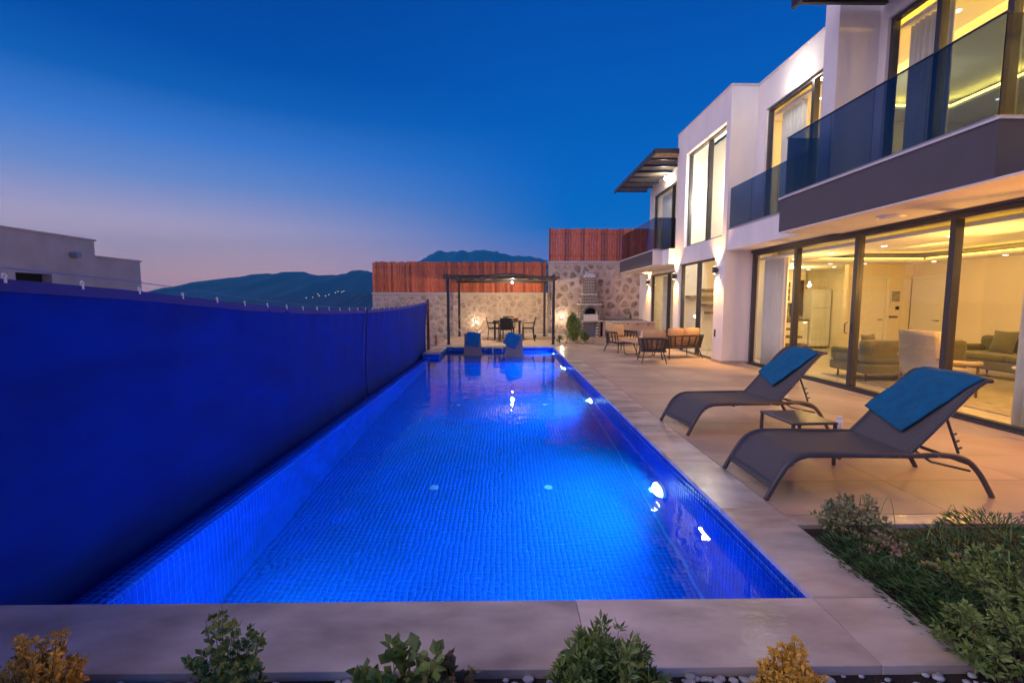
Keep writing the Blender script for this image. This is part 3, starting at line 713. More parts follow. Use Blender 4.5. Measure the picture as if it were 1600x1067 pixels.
# added point lights in the rooms, standing in for the lit ceilings
warm = (1, .60, .16)
for (x, y, z, p, c) in [(8.5,9.4,2.3,46,warm),(8.6,6.2,2.3,42,warm),(8.6,3.6,2.3,26,warm),(8.3,13.2,2.25,85,(1,.76,.36)),(6.5,9.4,1.9,42,(1,.60,.20)),(6.5,6.2,1.8,70,(1,.52,.13)),(6.3,3.6,1.7,150,(1,.43,.07)),  # those close to the glass spill warm light onto soffit and terrace
                    (6.0,12.4,1.9,22,(1,.80,.42)),(5.68,12.2,4.5,150,(1,1.03,1.05)),(8.0,9.2,5.2,80,(1,.74,.30)),(8.0,5.8,5.2,85,(1,.70,.24)),(8.0,3.2,5.2,55,(1,.70,.24)),
                    (7.3,17.0,2.0,40,(1,.78,.36)),(7.3,16.4,5.0,40,(1,.82,.45))]:
    lamp('room_fill_light', 'POINT', (x, y, z), p*1.35, (c[0], c[1]*.88, c[2]*.7), shadow_soft_size=.30 if x == 5.68 else .12)
for gx_, gy_, gz_ in [(6.63,y,Z1) for y in (2.6,4.0,5.4,6.8,8.0,9.3,10.5)] + [(10.45,y,Z1) for y in (3.5,5,6.5,8,9.5,11.1)] + [(x,y,Z1) for y in (11.8,12.9,14.0) for x in (7.4,8.4,9.3)] + [(6.45,y,5.62) for y in (2.4,3.9,5.4,6.8,8.3,9.6,10.4)]+[(10.1,y,5.62) for y in (4.0,5.6,8.3,9.6)]:
    o = obj('downlight', MB().lathe([(.04,-.006),(.045,-.001)], 14), 'spot_disc'); o.location = (gx_,gy_,gz_)
    zone = ('row over the upper windows' if gx_ < 7 else 'far side of the upper ceiling') if gz_ > 5 else 'row just inside the sliding door' if gx_ < 7 else 'row along the back wall of the living room' if gx_ > 10 else 'kitchen ceiling beyond the living room'
    tag(o, 'small round lit downlight in the '+zone, 'downlight', 'downlights, '+zone)

# ---------------------------------------------------------------- interior things
def curtain(name, label, x, y0, y1, z0, z1, folds):
    o = obj(name, MB().grid(lambda u, w: (x+.035*math.sin(u*folds*2*math.pi)+.012*math.sin(u*folds*5.1), y0+(y1-y0)*u, z0+(z1-z0)*w), folds*10, 4), 'curtain', smooth=True)
    md = o.modifiers.new('solid', 'SOLIDIFY'); md.thickness = .004
    return tag(o, label, 'curtain')
curtain('curtain', 'sheer pale curtain at the pillar end of the living room door', 6.09, 9.85, 10.70, .02, 2.45, 9)
curtain('curtain', 'sheer pale curtain at the near end of the living room door', 6.09, 4.35, 5.30, .02, 2.45, 9)
curtain('curtain', 'pale curtain inside the upper window beside the bay', 6.12, 9.55, 10.35, 3.14, 5.6, 8)
curtain('curtain', 'pale curtain inside the upper window behind the wing wall', 6.12, 6.50, 7.16, 3.2, 5.6, 8)
curtain('curtain', 'pale curtain inside the far upper window', 6.12, 17.1, 18.0, 3.12, 5.5, 8)
curtain('curtain', 'greenish pale curtain inside the farthest ground floor door', 6.12, 16.75, 17.7, .02, 2.45, 8)
# doors and wall fittings
def inner_door(loc, rz, label, w=.9, h=2.05):
    d = thing('door', label, 'door', loc, rz)
    obj('frame', B(-w/2-.09,-w/2,-.05,.0,0,h+.09).box(w/2,w/2+.09,-.05,.0,0,h+.09).box(-w/2,w/2,-.05,0,h,h+.09), 'joinery', d, bevel=.004)
    obj('door_leaf', B(-w/2+.003,w/2-.003,-.03,-.002,.005,h-.003), 'joinery', d, bevel=.004)
    obj('handle', MB().tube([(w/2-.08,-.03,1.0),(w/2-.08,-.075,1.0),(w/2-.20,-.075,1.0)], .011, 6), 'black', d)
    return d
inner_door((10.79,11.55,.014), R(90)*-1, 'white inner door at the back corner of the living room')
inner_door((9.62,12.0,.014), 0, 'white entrance door beside the picture board', .86)
p = thing('picture_board', 'small framed notice board on the wall left of the inner door', 'picture', (10.32,11.985,1.62))
obj('frame', B(-.13,.13,-.02,0,-.17,.17), 'joinery', p); obj('card', B(-.105,.105,-.026,-.021,-.14,.14), 'paper', p)
tag(obj('intercom', B(10.36,10.44,11.97,11.999,1.27,1.36), 'black'), 'small black switch panel on the wall under the picture board', 'switch')
tag(obj('switch_plate', B(10.20,10.42,11.98,11.999,1.05,1.11), 'sofa'), 'wide dark switch plate on the wall behind the sofa', 'switch')
# kitchen
W(6.9,9.66,14.66,15.0,.0,2.69,m='inwall')
k = thing('kitchen_unit', 'white kitchen base and wall cabinets with dark backsplash', 'kitchen cabinets', (8.2,14.7,.014))
obj('carcass', B(-1.4,1.42,-.35,-.05,.08,.86), 'joinery', k); obj('countertop', B(-1.42,1.43,-.38,-.05,.86,.90), 'tread', k)
obj('backsplash', B(-1.4,1.43,-.06,-.045,.90,1.42), 'splash', k)
for i in range(5): obj('door_leaf', B(-1.38+i*.51,-.91+i*.51,-.372,-.352,.10,.84), 'joinery', k, bevel=.004)
uc = obj('wall_cabinet', B(-.9,.92,-.26,-.045,1.42,2.15), 'joinery', k)
for i in range(5):
    x0 = -.88+i*.355
    obj('cabinet_door', B(x0,x0+.34,-.28,-.262,1.44,2.13), 'joinery', k)
    for a in range(2):
        for b in range(3): pass
g_ = MB()
for i in range(5):
    x0 = -.88+i*.355
    for a in range(2):
        for b in range(3): g_.box(x0+.05+a*.125,x0+.16+a*.125,-.288,-.2805,1.5+b*.2,1.68+b*.2)
obj('glazing', g_, 'cabglass', k)
obj('window', B(.98,1.40,-.075,-.061,1.0,2.15), 'dark_void', k)
f = thing('fridge', 'tall white fridge freezer at the end of the kitchen', 'fridge', (9.97,14.62,.014))
obj('body', B(-.3,.3,-.3,.35,.04,1.86), 'joinery', f, bevel=.01); obj('freezer_door', B(-.298,.298,-.34,-.302,1.27,1.855), 'joinery', f, bevel=.01); obj('fridge_door', B(-.298,.298,-.34,-.302,.06,1.262), 'joinery', f, bevel=.01)
obj('foot', B(-.28,.28,-.28,.3,0,.04), 'black', f)
# stairs
st = thing('staircase', 'open staircase of dark wooden treads inside the bay', 'staircase', (6.75,11.6,.014))
for i in range(12):
    obj('tread', B(-.10,.75,-.15+.0,.15,.18,.235), 'tread', st).location = (0, .0+i*.24-.55, i*.185)
obj('stringer', B(.75,.80,-.7,2.4,.0,.05), 'tread', st)
for i, (z, a, b) in enumerate([(1.80,5.85,6.4),(1.60,5.45,6.4),(1.36,5.95,6.4),(1.12,6.05,6.4)]):
    tag(obj('wall_shelf', B(a,b,13.45,13.835,z,z+.06), 'tread'), ['top dark wooden shelf in the lower bay window','longest dark wooden shelf in the lower bay window','third dark wooden shelf in the lower bay window','lowest dark wooden shelf in the lower bay window'][i], 'shelf')
# sofas
def sofa(loc, rz, w, label, cush):
    s = thing('sofa', label, 'sofa', loc, rz); d = .9
    obj('base', B(-w/2,w/2,-d/2,d/2,.16,.34), 'sofa', s, bevel=.03)
    obj('seat', B(-w/2+.14,-.005,-d/2-.01,d/2-.2,.34,.47), 'sofa', s, bevel=.04); obj('seat', B(.005,w/2-.14,-d/2-.01,d/2-.2,.34,.47), 'sofa', s, bevel=.04)
    obj('backrest', B(-w/2,w/2,d/2-.2,d/2,.34,.78), 'sofa', s, bevel=.07)
    for sx in (-1,1): obj('arm', B(sx*w/2-(.14 if sx>0 else 0), sx*w/2+(.14 if sx<0 else 0), -d/2, d/2-.2, .34, .60), 'sofa', s, bevel=.05)
    for sx in (-1,1):
        for sy in (-1,1): obj('leg', MB().tube([(sx*(w/2-.12),sy*(d/2-.1),0),(sx*(w/2-.12),sy*(d/2-.1),.16)], .018, 8), 'wood_leg', s)
    for cx in cush:
        c = thing('cushion', 'olive scatter cushion', 'cushion', (0,0,0))
        bpy.data.objects.remove(c)
    return s
sofa((7.45,8.55,.014), R(180), 1.9, 'olive sofa seen from behind through the glass door', [])
sofa((9.75,8.3,.014), R(-90), 2.3, 'olive sofa along the back wall of the living room', [])
def pillow(loc, rot, label, m='sofa', s=.45):
    o = obj('cushion', MB().grid(lambda u, w: ((u-.5)*s, 0, (w-.5)*s), 2, 2), m); 
    bpy.data.objects.remove(o)
    mb = MB(); n = 10
    for side in (1,-1):
        mb.grid(lambda u, w: ((u-.5)*s*(1-.06*math.sin(w*math.pi)), side*.075*(math.sin(u*math.pi)*math.sin(w*math.pi))**.45, (w-.5)*s*(1-.06*math.sin(u*math.pi))), n, n)
    o = obj('cushion', mb, m, smooth=True); o.location = loc; o.rotation_euler = rot
    return tag(o, label, 'cushion')
pillow((9.75,8.75,.70), (R(-15),0,R(-90)), 'square olive cushion on the sofa along the back wall')
pillow((7.05,8.7,.66), (R(12),0,R(200)), 'round cornered olive cushion on the sofa seen from behind', s=.4)
a = thing('armchair', 'high backed beige armchair behind the glass door', 'armchair', (6.85,7.1,.014))
obj('backrest', MB().grid(lambda u, w: (-.38+.10*(1-w)+.16*abs(u-.5)**2*2, (u-.5)*(.72-.06*w), .28+.74*w), 12, 10), 'beige_fabric', a, smooth=True, solid=.09)
obj('seat', B(-.28,.36,-.32,.32,.28,.44), 'beige_fabric', a, bevel=.05)
for sy in (-1,1):
    obj('armrest', MB().tube([(-.3,sy*.35,.62),(-.1,sy*.36,.56),(.2,sy*.36,.54),(.36,sy*.35,.54)], .035, 8), 'beige_fabric', a, smooth=True)
    obj('leg', MB().tube([(.34,sy*.33,0),(.33,sy*.34,.54)], [.015,.02], 8), 'wood_leg', a); obj('leg', MB().tube([(-.36,sy*.3,0),(-.28,sy*.3,.3)], [.015,.02], 8), 'wood_leg', a)
tag(obj('rug', B(6.5,9.6,4.6,9.2,.0135,.028), 'rug'), 'pale streaked rug on the living room floor', 'rug')
ct = thing('coffee_table', 'low white round table by the sofa along the back wall', 'coffee table', (8.6,7.0,.028))
obj('table_top', MB().lathe([(.40,.36),(.42,.375),(.42,.39),(.40,.40)], 28), 'joinery', ct); 
for i in range(3): obj('leg', MB().tube([(.3*math.cos(i*2.1),.3*math.sin(i*2.1),0),(.22*math.cos(i*2.1),.22*math.sin(i*2.1),.36)], .014, 6), 'wood_leg', ct)
# ================================================================== SUN LOUNGERS
def smoothpath(pts, n=6):
    out = []; P = [Vector(p) for p in pts]
    for i in range(len(P)-1):
        p0, p1, p2, p3 = P[max(i-1,0)], P[i], P[i+1], P[min(i+2,len(P)-1)]
        for k in range(n):
            t = k/n; out.append(.5*((2*p1)+(-p0+p2)*t+(2*p0-5*p1+4*p2-p3)*t*t+(-p0+3*p1-3*p2+p3)*t**3))
    out.append(P[-1]); return out
def make_lounger(label):
    L = thing('sun_lounger', label, 'sun lounger', (0,0,0), 0, 'taupe sun loungers by the pool')
    hw = .325
    for s in (-1,1):
        pth = smoothpath([(0,s*hw,0),(.075,s*hw,.14),(.16,s*hw,.27),(.27,s*hw,.335),(.45,s*hw,.345),(1.1,s*hw,.335),(1.36,s*hw,.335),(1.52,s*hw,.30),(1.64,s*hw,.19),(1.76,s*hw,0)])
        obj('side_rail', MB().tube(pth, .02, 8, sq=(.015,.022)), 'lframe', L, smooth=True)
        for x in (.19,.62,1.0,1.3):
            obj('rivet', MB().tube([(x,s*(hw+.012),.33 if x > .3 else .285),(x,s*(hw+.021),.33 if x > .3 else .285)], .007, 8), 'steel', L)
    for x, z in ((.06,.12),(.55,.322),(1.1,.315),(1.55,.27)):
        obj('crossbar', MB().tube([(x,-hw,z),(x,hw,z)], .014, 8), 'lframe', L)
    prof = smoothpath([(.035,0,.085),(.10,0,.20),(.17,0,.283),(.27,0,.338),(.45,0,.352),(.8,0,.338),(1.13,0,.345)], 5)
    obj('sling', MB().grid(lambda u, w: (np.interp(u*(len(prof)-1), range(len(prof)), [p.x for p in prof]), (w-.5)*.615, np.interp(u*(len(prof)-1), range(len(prof)), [p.z for p in prof])-.012*math.sin(w*math.pi)*math.sin(u*math.pi)), 34, 8), 'sling', L, smooth=True, solid=.004)
    bp = smoothpath([(1.10,0,.345),(1.25,0,.50),(1.42,0,.685),(1.56,0,.835),(1.64,0,.895),(1.70,0,.905)], 5)
    hb = .30
    bk = obj('backrest', MB().grid(lambda u, w: (np.interp(u*(len(bp)-1), range(len(bp)), [p.x for p in bp])+.018*math.sin(w*math.pi)*math.sin(u*math.pi), (w-.5)*(hb*2-.02), np.interp(u*(len(bp)-1), range(len(bp)), [p.z for p in bp])-.018*math.sin(w*math.pi)*math.sin(u*math.pi)), 26, 8), 'sling', L, smooth=True, solid=.004)
    for s in (-1,1):
        obj('frame_tube', MB().tube([(p.x+.006, s*hb, p.z-.006) for p in bp], .016, 8, sq=(.012,.017)), 'lframe', bk, smooth=True)
    obj('frame_tube', MB().tube([(1.70,-hb,.90),(1.70,hb,.90)], .014, 8), 'lframe', bk)
    for s in (-1,1):
        obj('support_strut', MB().tube([(1.40,s*.26,.64),(1.53,s*.26,.33)], .010, 6), 'lframe', L)
        obj('support_strut', MB().tube([(1.16,s*.29,.36),(1.30,s*.28,.27),(1.60,s*.29,.20)], .010, 6), 'lframe', L)
        for q in range(3): obj('notch', MB().tube([(1.46+.025*q,s*.262,.47-.055*q),(1.50+.025*q,s*.262,.485-.055*q)], .008, 5), 'lframe', L)
    obj('crossbar', MB().tube([(1.40,-.26,.64),(1.40,.26,.64)], .011, 6), 'lframe', L)
    return L, bp
def towel_on(L, bp, label, rot, cx, cv, w=.52, h=.62, name='towel'):
    """cloth lying along the backrest and folded over its top edge; local surface coordinate s runs up the backrest"""
    cum = [0]
    for a, b in zip(bp[:-1], bp[1:]): cum.append(cum[-1]+(b-a).length)
    T = cum[-1]
    def at(s, y, lift):
        if s <= T:
            x = np.interp(s, cum, [p.x for p in bp]); z = np.interp(s, cum, [p.z for p in bp])
            s2 = min(T, s+.02); dx = np.interp(s2, cum, [p.x for p in bp])-np.interp(s2-.02, cum, [p.x for p in bp]); dz = np.interp(s2, cum, [p.z for p in bp])-np.interp(s2-.02, cum, [p.z for p in bp])
            n = math.hypot(dx, dz) or 1; return Vector((x-dz/n*lift, y, z+dx/n*lift))
        e = s-T; a = min(e/.045, 1.75)
        x = bp[-1].x+.03*math.sin(a)+.008; z = bp[-1].z+lift-.03*(1-math.cos(a)) - max(0, e-.079)*.97
        return Vector((x+lift*.3, y, z))
    lw_ = L.matrix_basis
    mb = MB(); c, s_ = math.cos(rot), math.sin(rot)
    def fn(u, v_):
        a = (u-.5)*w; b = (v_-.5)*h
        y = cx + a*c - b*s_; s = cv + a*s_ + b*c
        lift = .020+.007*hnoise(u*3.1+v_*1.7, 2.0)+.006*hnoise(v_*4.3-u*2, .5)+.010*max(0, u-.85)/.15*math.sin(v_*9)
        return at(s, y, lift)
    mb.grid(fn, 26, 32)
    o = obj(name, mb, 'towel', smooth=True, solid=.014)
    o.modifiers['solid'].offset = 0
    o.location = L.location; o.rotation_euler = L.rotation_euler
    return tag(o, label, 'towel', 'blue towels on the loungers')
L1, bp = make_lounger('nearer taupe sun lounger beside the planted bed')
L1.location = (1.965,3.63,0); L1.rotation_euler = (0,0,R(0.5))
L2 = copy_tree(L1, (1.99,5.28,0), R(7.0), 'farther taupe sun lounger beyond the small side table')
towel_on(L1, bp, 'blue towel over the backrest of the nearer lounger', R(15), .03, .53, .50, .66)
towel_on(L2, bp, 'blue towel over the backrest of the farther lounger', R(20), .02, .53, .42, .60)
# side table
s = thing('side_table', 'small taupe side table between the two loungers', 'side table', (2.80,4.26,0), R(3))
obj('table_top', B(-.22,.22,-.25,.25,.375,.40), 'lframe', s, bevel=.012)
for sx in (-1,1):
    for sy in (-1,1): obj('leg', MB().tube([(sx*.20,sy*.23,.378),(sx*.205,sy*.235,.0)], .016, 4), 'lframe', s)
s = thing('floor_stand', 'low white plastic stand on the tiles behind the nearer lounger', 'stand', (3.28,4.45,0))
obj('base', MB().hull([(-.2,-.14,0),(.2,-.14,0),(.2,.14,0),(-.2,.14,0)], [(-.17,-.11,.10),(.17,-.11,.10),(.17,.11,.10),(-.17,.11,.10)]), 'white_plastic', s, bevel=.02)
s = thing('bottle', 'slim white bottle standing between the loungers', 'bottle', (3.32,4.40,.10))
obj('body', MB().lathe([(.028,0),(.031,.01),(.031,.20),(.026,.225)], 16), 'white_plastic', s, smooth=True)
obj('cap', MB().lathe([(.024,.2255),(.024,.255),(.020,.26)], 14), 'white_plastic', s)

# loungers standing in the shallow end
def shelf_lounger(loc, rz, label):
    L = thing('pool_lounger', label, 'pool lounger', loc, rz, 'moulded loungers standing in the shallow end')
    pts = [(-.05,0),(-.03,.30),(-.12,.95)]
    obj('backrest', MB().hull([(-.27,-.02,.0),(.27,-.02,.0),(.27,.09,.0),(-.27,.09,.0)], [(-.25,-.16,1.08),(.25,-.16,1.08),(.25,-.11,1.08),(-.25,-.11,1.08)]), 'shell_brown', L, bevel=.02)
    obj('rear_edge', B(-.29,.29,-.07,.0,.36,.47), 'shell_brown', L, bevel=.02)
    obj('seat', MB().hull([(-.27,.05,0),(.27,.05,0),(.27,1.05,0),(-.27,1.05,0)], [(-.26,.05,.34),(.26,.05,.34),(.26,1.0,.30),(-.26,1.0,.30)]), 'sling', L, bevel=.03)
    return L
for i, (x, y) in enumerate([(-1.02,13.95),(.25,13.7)]):
    L = shelf_lounger((x,y,-.548), R([2,-3][i]), ['moulded lounger in the shallow end with its towel hanging straight','moulded lounger in the shallow end with its towel hanging askew'][i])
    rot = [R(-8), R(-28)][i]
    def fn(u, w):
        a = (u-.5)*.40; b = (w-.5)*.42; c, s_ = math.cos(rot), math.sin(rot)
        x_ = .06*(-1 if i else .4)+a*c-b*s_; h = .34+a*s_+b*c; zz = .55+h
        top = 1.10
        if zz <= top-.01: yy = -.02-.14*(zz/1.08)-.022
        else: e = zz-(top-.01); yy = -.182+min(e, .11); zz = top+.012-max(0, e-.10)*.9
        return (x_, yy+.006*math.sin(u*9), zz)
    t_ = obj('towel', MB().grid(fn, 16, 22), 'towel', smooth=True, solid=.016); t_.location = L.location; t_.rotation_euler = L.rotation_euler
    tag(t_, ['blue towel hanging squarely over the pool lounger close to the screen','blue towel hanging askew over the pool lounger in the middle'][i], 'towel', 'blue towels on the loungers')
r = thing('grab_rail', 'thin white metal rail at the far edge of the pool', 'rail', (-.45,14.9,-.15))
obj('rail_tube', MB().tube(smoothpath([(-.25,0,.02),(-.2,0,.10),(.0,0,.11),(.30,0,.11),(.34,-.05,.08),(.34,-.05,-.12)],4), .012, 8), 'steel', r, smooth=True)
obj('stanchion', MB().tube([(.02,.0,-.1),(.02,0,.20)], .015, 8), 'white_plastic', r)

# ================================================================== PERGOLA, DINING SET
pg = thing('pergola', 'dark steel pergola with a sagging shade roof at the far end of the pool', 'pergola', (-.2,17.5,0))
for (x, y) in [(-1.98,15.72),(1.64,15.72),(-1.98,19.4),(1.64,19.4)]:
    p_ = obj('post', B(x-.045,x+.045,y-.045,y+.045,0,2.26), 'post', pg, world=True)
    obj('foot_plate', B(x-.08,x+.08,y-.08,y+.08,0,.012), 'post', p_, world=True)
for y in (15.72,19.4): obj('beam', B(-2.08,1.76,y-.04,y+.04,2.26,2.34), 'post', pg, world=True)
for x in (-1.98,1.64): obj('beam', B(x-.03,x+.03,15.5,19.6,2.345,2.40), 'post', pg, world=True)
for k in range(5): obj('rafter', B(-1.98+.03,1.61,16.3+k*.65,16.34+k*.65,2.35,2.39), 'post', pg, world=True)
def shade(u, w):
    x = -2.12+3.94*u; y = 15.45+4.2*w
    return (x, y, 2.43-.09*abs(math.sin(u*math.pi*1.5+.4))*1.0+.02*math.sin(w*9+u*5)-.03*math.sin(w*math.pi))
obj('shade_roof', MB().grid(shade, 36, 24), 'reed', pg, smooth=True, solid=.02, world=True)
obj('shade_fringe', MB().grid(lambda u, w: (-2.12+3.94*u, 15.44+.01*math.sin(u*50), 2.40-.09*abs(math.sin(u*math.pi*1.5+.4))-.10*w*(1+.4*math.sin(u*61))), 60, 1), 'reed', pg, solid=.01, world=True)
t_ = thing('pendant_lamp', 'bare bulb hanging under the pergola roof', 'lamp', (.24,17.2,2.30))
obj('cord', MB().tube([(0,0,.03),(0,0,-.03)], .006, 6), 'black', t_); obj('socket', MB().lathe([(.02,-.07),(.022,-.03)], 10), 'black', t_)
obj('bulb', MB().lathe([(.01,-.15),(.035,-.12),(.035,-.095),(.018,-.0705)], 12), 'bulb_w', t_, smooth=True)
lamp('pendant_light', 'POINT', (.24,17.2,2.08), 210, (1,.72,.42), shadow_soft_size=.05)
def dining_chair(loc, rz, label):
    c = thing('dining_chair', label, 'chair', loc, rz, 'black dining chairs under the pergola')
    obj('seat', B(-.23,.23,-.22,.22,.42,.46), 'wicker_black', c, bevel=.01)
    obj('backrest', MB().hull([(-.22,.19,.46),(.22,.19,.46),(.22,.22,.46),(-.22,.22,.46)], [(-.22,.29,.88),(.22,.29,.88),(.22,.32,.88),(-.22,.32,.88)]), 'wicker_black', c, bevel=.008)
    for sx in (-1,1):
        obj('leg', MB().tube([(sx*.22,-.2,0),(sx*.21,-.19,.42)], .018, 6), 'black', c); obj('leg', MB().tube([(sx*.22,.24,0),(sx*.21,.2,.42)], .018, 6), 'black', c)
        obj('armrest', MB().tube([(sx*.25,-.19,.42),(sx*.25,-.19,.64),(sx*.25,.23,.66)], .016, 6), 'black', c)
    return c
TX, TY = .05, 17.75
t_ = thing('dining_table', 'dark dining table under the pergola', 'dining table', (TX,TY,0))
obj('table_top', B(-.55,.55,-.42,.42,.70,.74), 'wicker_black', t_, bevel=.008)
for sx in (-1,1):
    for sy in (-1,1): obj('leg', B(sx*.48-.03,sx*.48+.03,sy*.36-.03,sy*.36+.03,0,.70), 'black', t_)
dining_chair((TX-.05,TY-.62,0), R(180), 'dining chair with its back to the pool')
dining_chair((TX-.52,TY+.05,0), R(92), 'dining chair on the screen side of the table')
dining_chair((TX+.82,TY+.1,0), R(-97), 'dining chair on the barbecue side of the table')
dining_chair((TX+.05,TY+.62,0), R(2), 'dining chair on the far side of the table')
for i, (x, y, c, l) in enumerate([(-.18,-.1,'leaf_red','dark red bowl on the dining table'),(.12,.05,'cushion','orange bowl in the middle of the dining table'),(.34,-.05,'rust','brownish red jar on the dining table')]):
    tag(obj('bowl', MB().lathe([(.04,0),(.09,.05),(.10,.11),(.085,.11),(.05,.03)], 16, (TX+x,TY+y,.741)), c, smooth=True), l, 'bowl')
# garden spot lamps on the wall foot, branches
for i, (x, z, l) in enumerate([(-1.28,.60,'small glowing lamp behind the bare branches on the stone wall'),(2.42,.83,'small glowing lamp on the stone wall between pergola and bush')]):
    t_ = thing('wall_lamp', l, 'wall lamp', (x,WY-.04,z))
    obj('bracket', B(-.03,.03,-.08,.04,-.03,.03), 'post', t_); obj('globe', MB().lathe([(.01,-.05),(.04,-.035),(.05,0),(.04,.035),(.01,.05)], 14, (0,-.13,0)), 'bulb_w', t_, smooth=True)
    lamp('garden_light', 'POINT', (x,WY-.34,z), 6, (1,.70,.34), shadow_soft_size=.05)
dr = thing('bare_branch', 'bleached bare branches standing before the lit stone wall', 'branch', (-1.5,18.9,0))
random.seed(5)
for i in range(9):
    a = random.uniform(0, 6.28); x = random.uniform(-.3,.3); pts = [(x,0,0)]; zz = 0
    for k in range(6):
        zz += random.uniform(.08,.22); x += random.uniform(-.14,.20); pts.append((x, random.uniform(-.06,.06), zz))
    obj('branch', MB().tube(smoothpath(pts,3), [.028*(1-.8*j/18) for j in range(19)], 6), 'driftwood', dr, smooth=True)
for (x, y, l) in [(1.72,16.3,'small dark path lamp beside the pergola post'),(1.08,16.9,'tiny dark spike lamp under the pergola')]:
    t_ = thing('path_lamp', l, 'path lamp', (x,y,0)); obj('stem', MB().tube([(0,0,0),(0,0,.12)], .02, 8), 'black', t_); obj('head', MB().lathe([(.05,.12),(.06,.14),(.05,.24),(.02,.26)], 12), 'black', t_)

# ================================================================== BARBECUE
bq = thing('brick_barbecue', 'tall brick barbecue with white mortar joints and a stepped chimney', 'barbecue', (3.55,19.35,0))
bx, by = 3.55, 19.35
def brickwork(name, x0, x1, y0, y1, z0, z1, parent, hole=None, bh=.062, bl=.15):
    core = MB()
    if hole is None: core.box(x0+.012,x1-.012,y0+.012,y1-.012,z0,z1)
    else:
        hx0, hx1, hz0, hz1 = hole
        core.box(x0+.012,hx0-.0,y0+.012,y1-.012,z0,z1).box(hx1+.0,x1-.012,y0+.012,y1-.012,z0,z1).box(hx0,hx1,y1-.1,y1-.012,z0,z1)
        core.box(hx0,hx1,y0+.012,y1-.1,hz1,z1)
    c_ = obj(name, core, 'white_mortar', parent, world=True)
    br = MB(); z = z0+.006; r = 0
    while z+bh < z1+.01:
        off = (r % 2)*bl/2; x = x0-off
        while x < x1:
            a, b = max(x, x0), min(x+bl-.022, x1)
            if b-a > .03:
                mid = (a+b)/2; zm = z+bh/2
                inhole = False
                if hole:
                    hx0, hx1, hz0, hz1 = hole; rad = (hx1-hx0)/2; cx = (hx0+hx1)/2
                    if hx0 < mid < hx1 and hz0 < zm < hz1 - rad: inhole = True
                    if zm >= hz1-rad and math.hypot(mid-cx, zm-(hz1-rad)) < rad*1.02 and zm < hz1: inhole = True
                    if hx0 < mid < hx1 and zm < hz0: inhole = False
                if not inhole: br.box(a,b,y0,y0+.05,z,z+bh-.020)
            x += bl
        y = y0-off+.0
        while y < y1:
            a, b = max(y, y0+.052), min(y+bl-.022, y1)
            if b-a > .03:
                br.box(x0,x0+.03,a,b,z,z+bh-.02)
                br.box(x1-.03,x1,a,b,z,z+bh-.02)
            y += bl
        z += bh; r += 1
    o = obj('brick', br, 'brick', parent, world=True); o['kind'] = 'stuff'; return c_
brickwork('lower_part', bx-.42,bx+.42,by-.32,by+.40,0,.64, bq, hole=(bx-.30,bx+.30,-.1,.94))
obj('shelf_slab', B(bx-.50,bx+.50,by-.38,by+.42,.64,.70), 'cap', bq, world=True)
brickwork('fire_box', bx-.42,bx+.42,by-.30,by+.40,.70,1.34, bq, hole=(bx-.27,bx+.27,.70,1.24))
# arch infill in mortar with voussoirs
ar = MB()
for k in range(13):
    a0 = math.pi*k/13; a1 = math.pi*(k+.72)/13
    pts = [(bx+math.cos(a)*r_, by-.335, .97+math.sin(a)*r_) for r_, a in ((.27,a0),(.36,a0),(.36,a1),(.27,a1))]
    ar.hull(pts, [(p[0], by-.28, p[2]) for p in pts])
o = obj('arch_brick', ar, 'brick', bq, world=True); o['kind'] = 'stuff'
am = MB()
for k in range(16):
    a0 = math.pi*k/16; a1 = math.pi*(k+1)/16
    pts = [(bx+math.cos(a)*r_, by-.325, .97+math.sin(a)*r_) for r_, a in ((.265,a0),(.37,a0),(.37,a1),(.265,a1))]
    am.hull(pts, [(p[0], by-.27, p[2]) for p in pts])
obj('arch', am, 'white_mortar', bq, world=True)
obj('grill_grate', MB().tube([(bx-.26,by-.15,.92),(bx+.26,by-.15,.92)], .008, 5).tube([(bx-.26,by-.05,.92),(bx+.26,by-.05,.92)], .008, 5), 'black', bq, world=True)
obj('fire_back', B(bx-.265,bx+.265,by+.24,by+.28,.71,1.30), 'black', bq, world=True)
obj('mantel_slab', B(bx-.48,bx+.48,by-.36,by+.42,1.34,1.39), 'cap', bq, world=True)
brickwork('smoke_hood', bx-.27,bx+.27,by-.15,by+.36,1.39,1.76, bq)
obj('collar', B(bx-.30,bx+.30,by-.19,by+.38,1.76,1.81), 'cap', bq, world=True)
brickwork('chimney', bx-.22,bx+.22,by-.10,by+.33,1.81,2.50, bq)
obj('chimney_cap', MB().hull([(bx-.24,by-.12,2.50),(bx+.24,by-.12,2.50),(bx+.24,by+.35,2.50),(bx-.24,by+.35,2.50)], [(bx-.14,by-.02,2.68),(bx+.14,by-.02,2.68),(bx+.14,by+.25,2.68),(bx-.14,by+.25,2.68)]).box(bx-.17,bx+.17,by-.05,by+.28,2.70,2.74), 'cap', bq, world=True)
kc = thing('outdoor_counter', 'dark topped outdoor sink counter right beside the barbecue', 'counter', (5.0,19.45,0))
obj('countertop', B(-.93,.78,-.30,.34,.68,.73), 'counter', kc, bevel=.004); obj('pier', B(-.90,-.80,-.26,.33,0,.68), 'mortar', kc); obj('pier', B(-.05,.05,-.26,.33,0,.68), 'mortar', kc)
obj('basin', B(-.32,.12,-.2,.2,.731,.74), 'steel', kc); obj('tap', MB().tube(smoothpath([(-.1,.22,.73),(-.1,.22,.98),(-.1,.12,1.03),(-.1,.04,.97)],4), .012, 8), 'steel', kc, smooth=True)
s = thing('bottle', 'green bottle standing on the outdoor counter', 'bottle', (5.35,19.5,.732)); obj('body', MB().lathe([(.05,0),(.05,.16),(.02,.22),(.018,.28)], 12), 'leaf_dark', s, smooth=True)

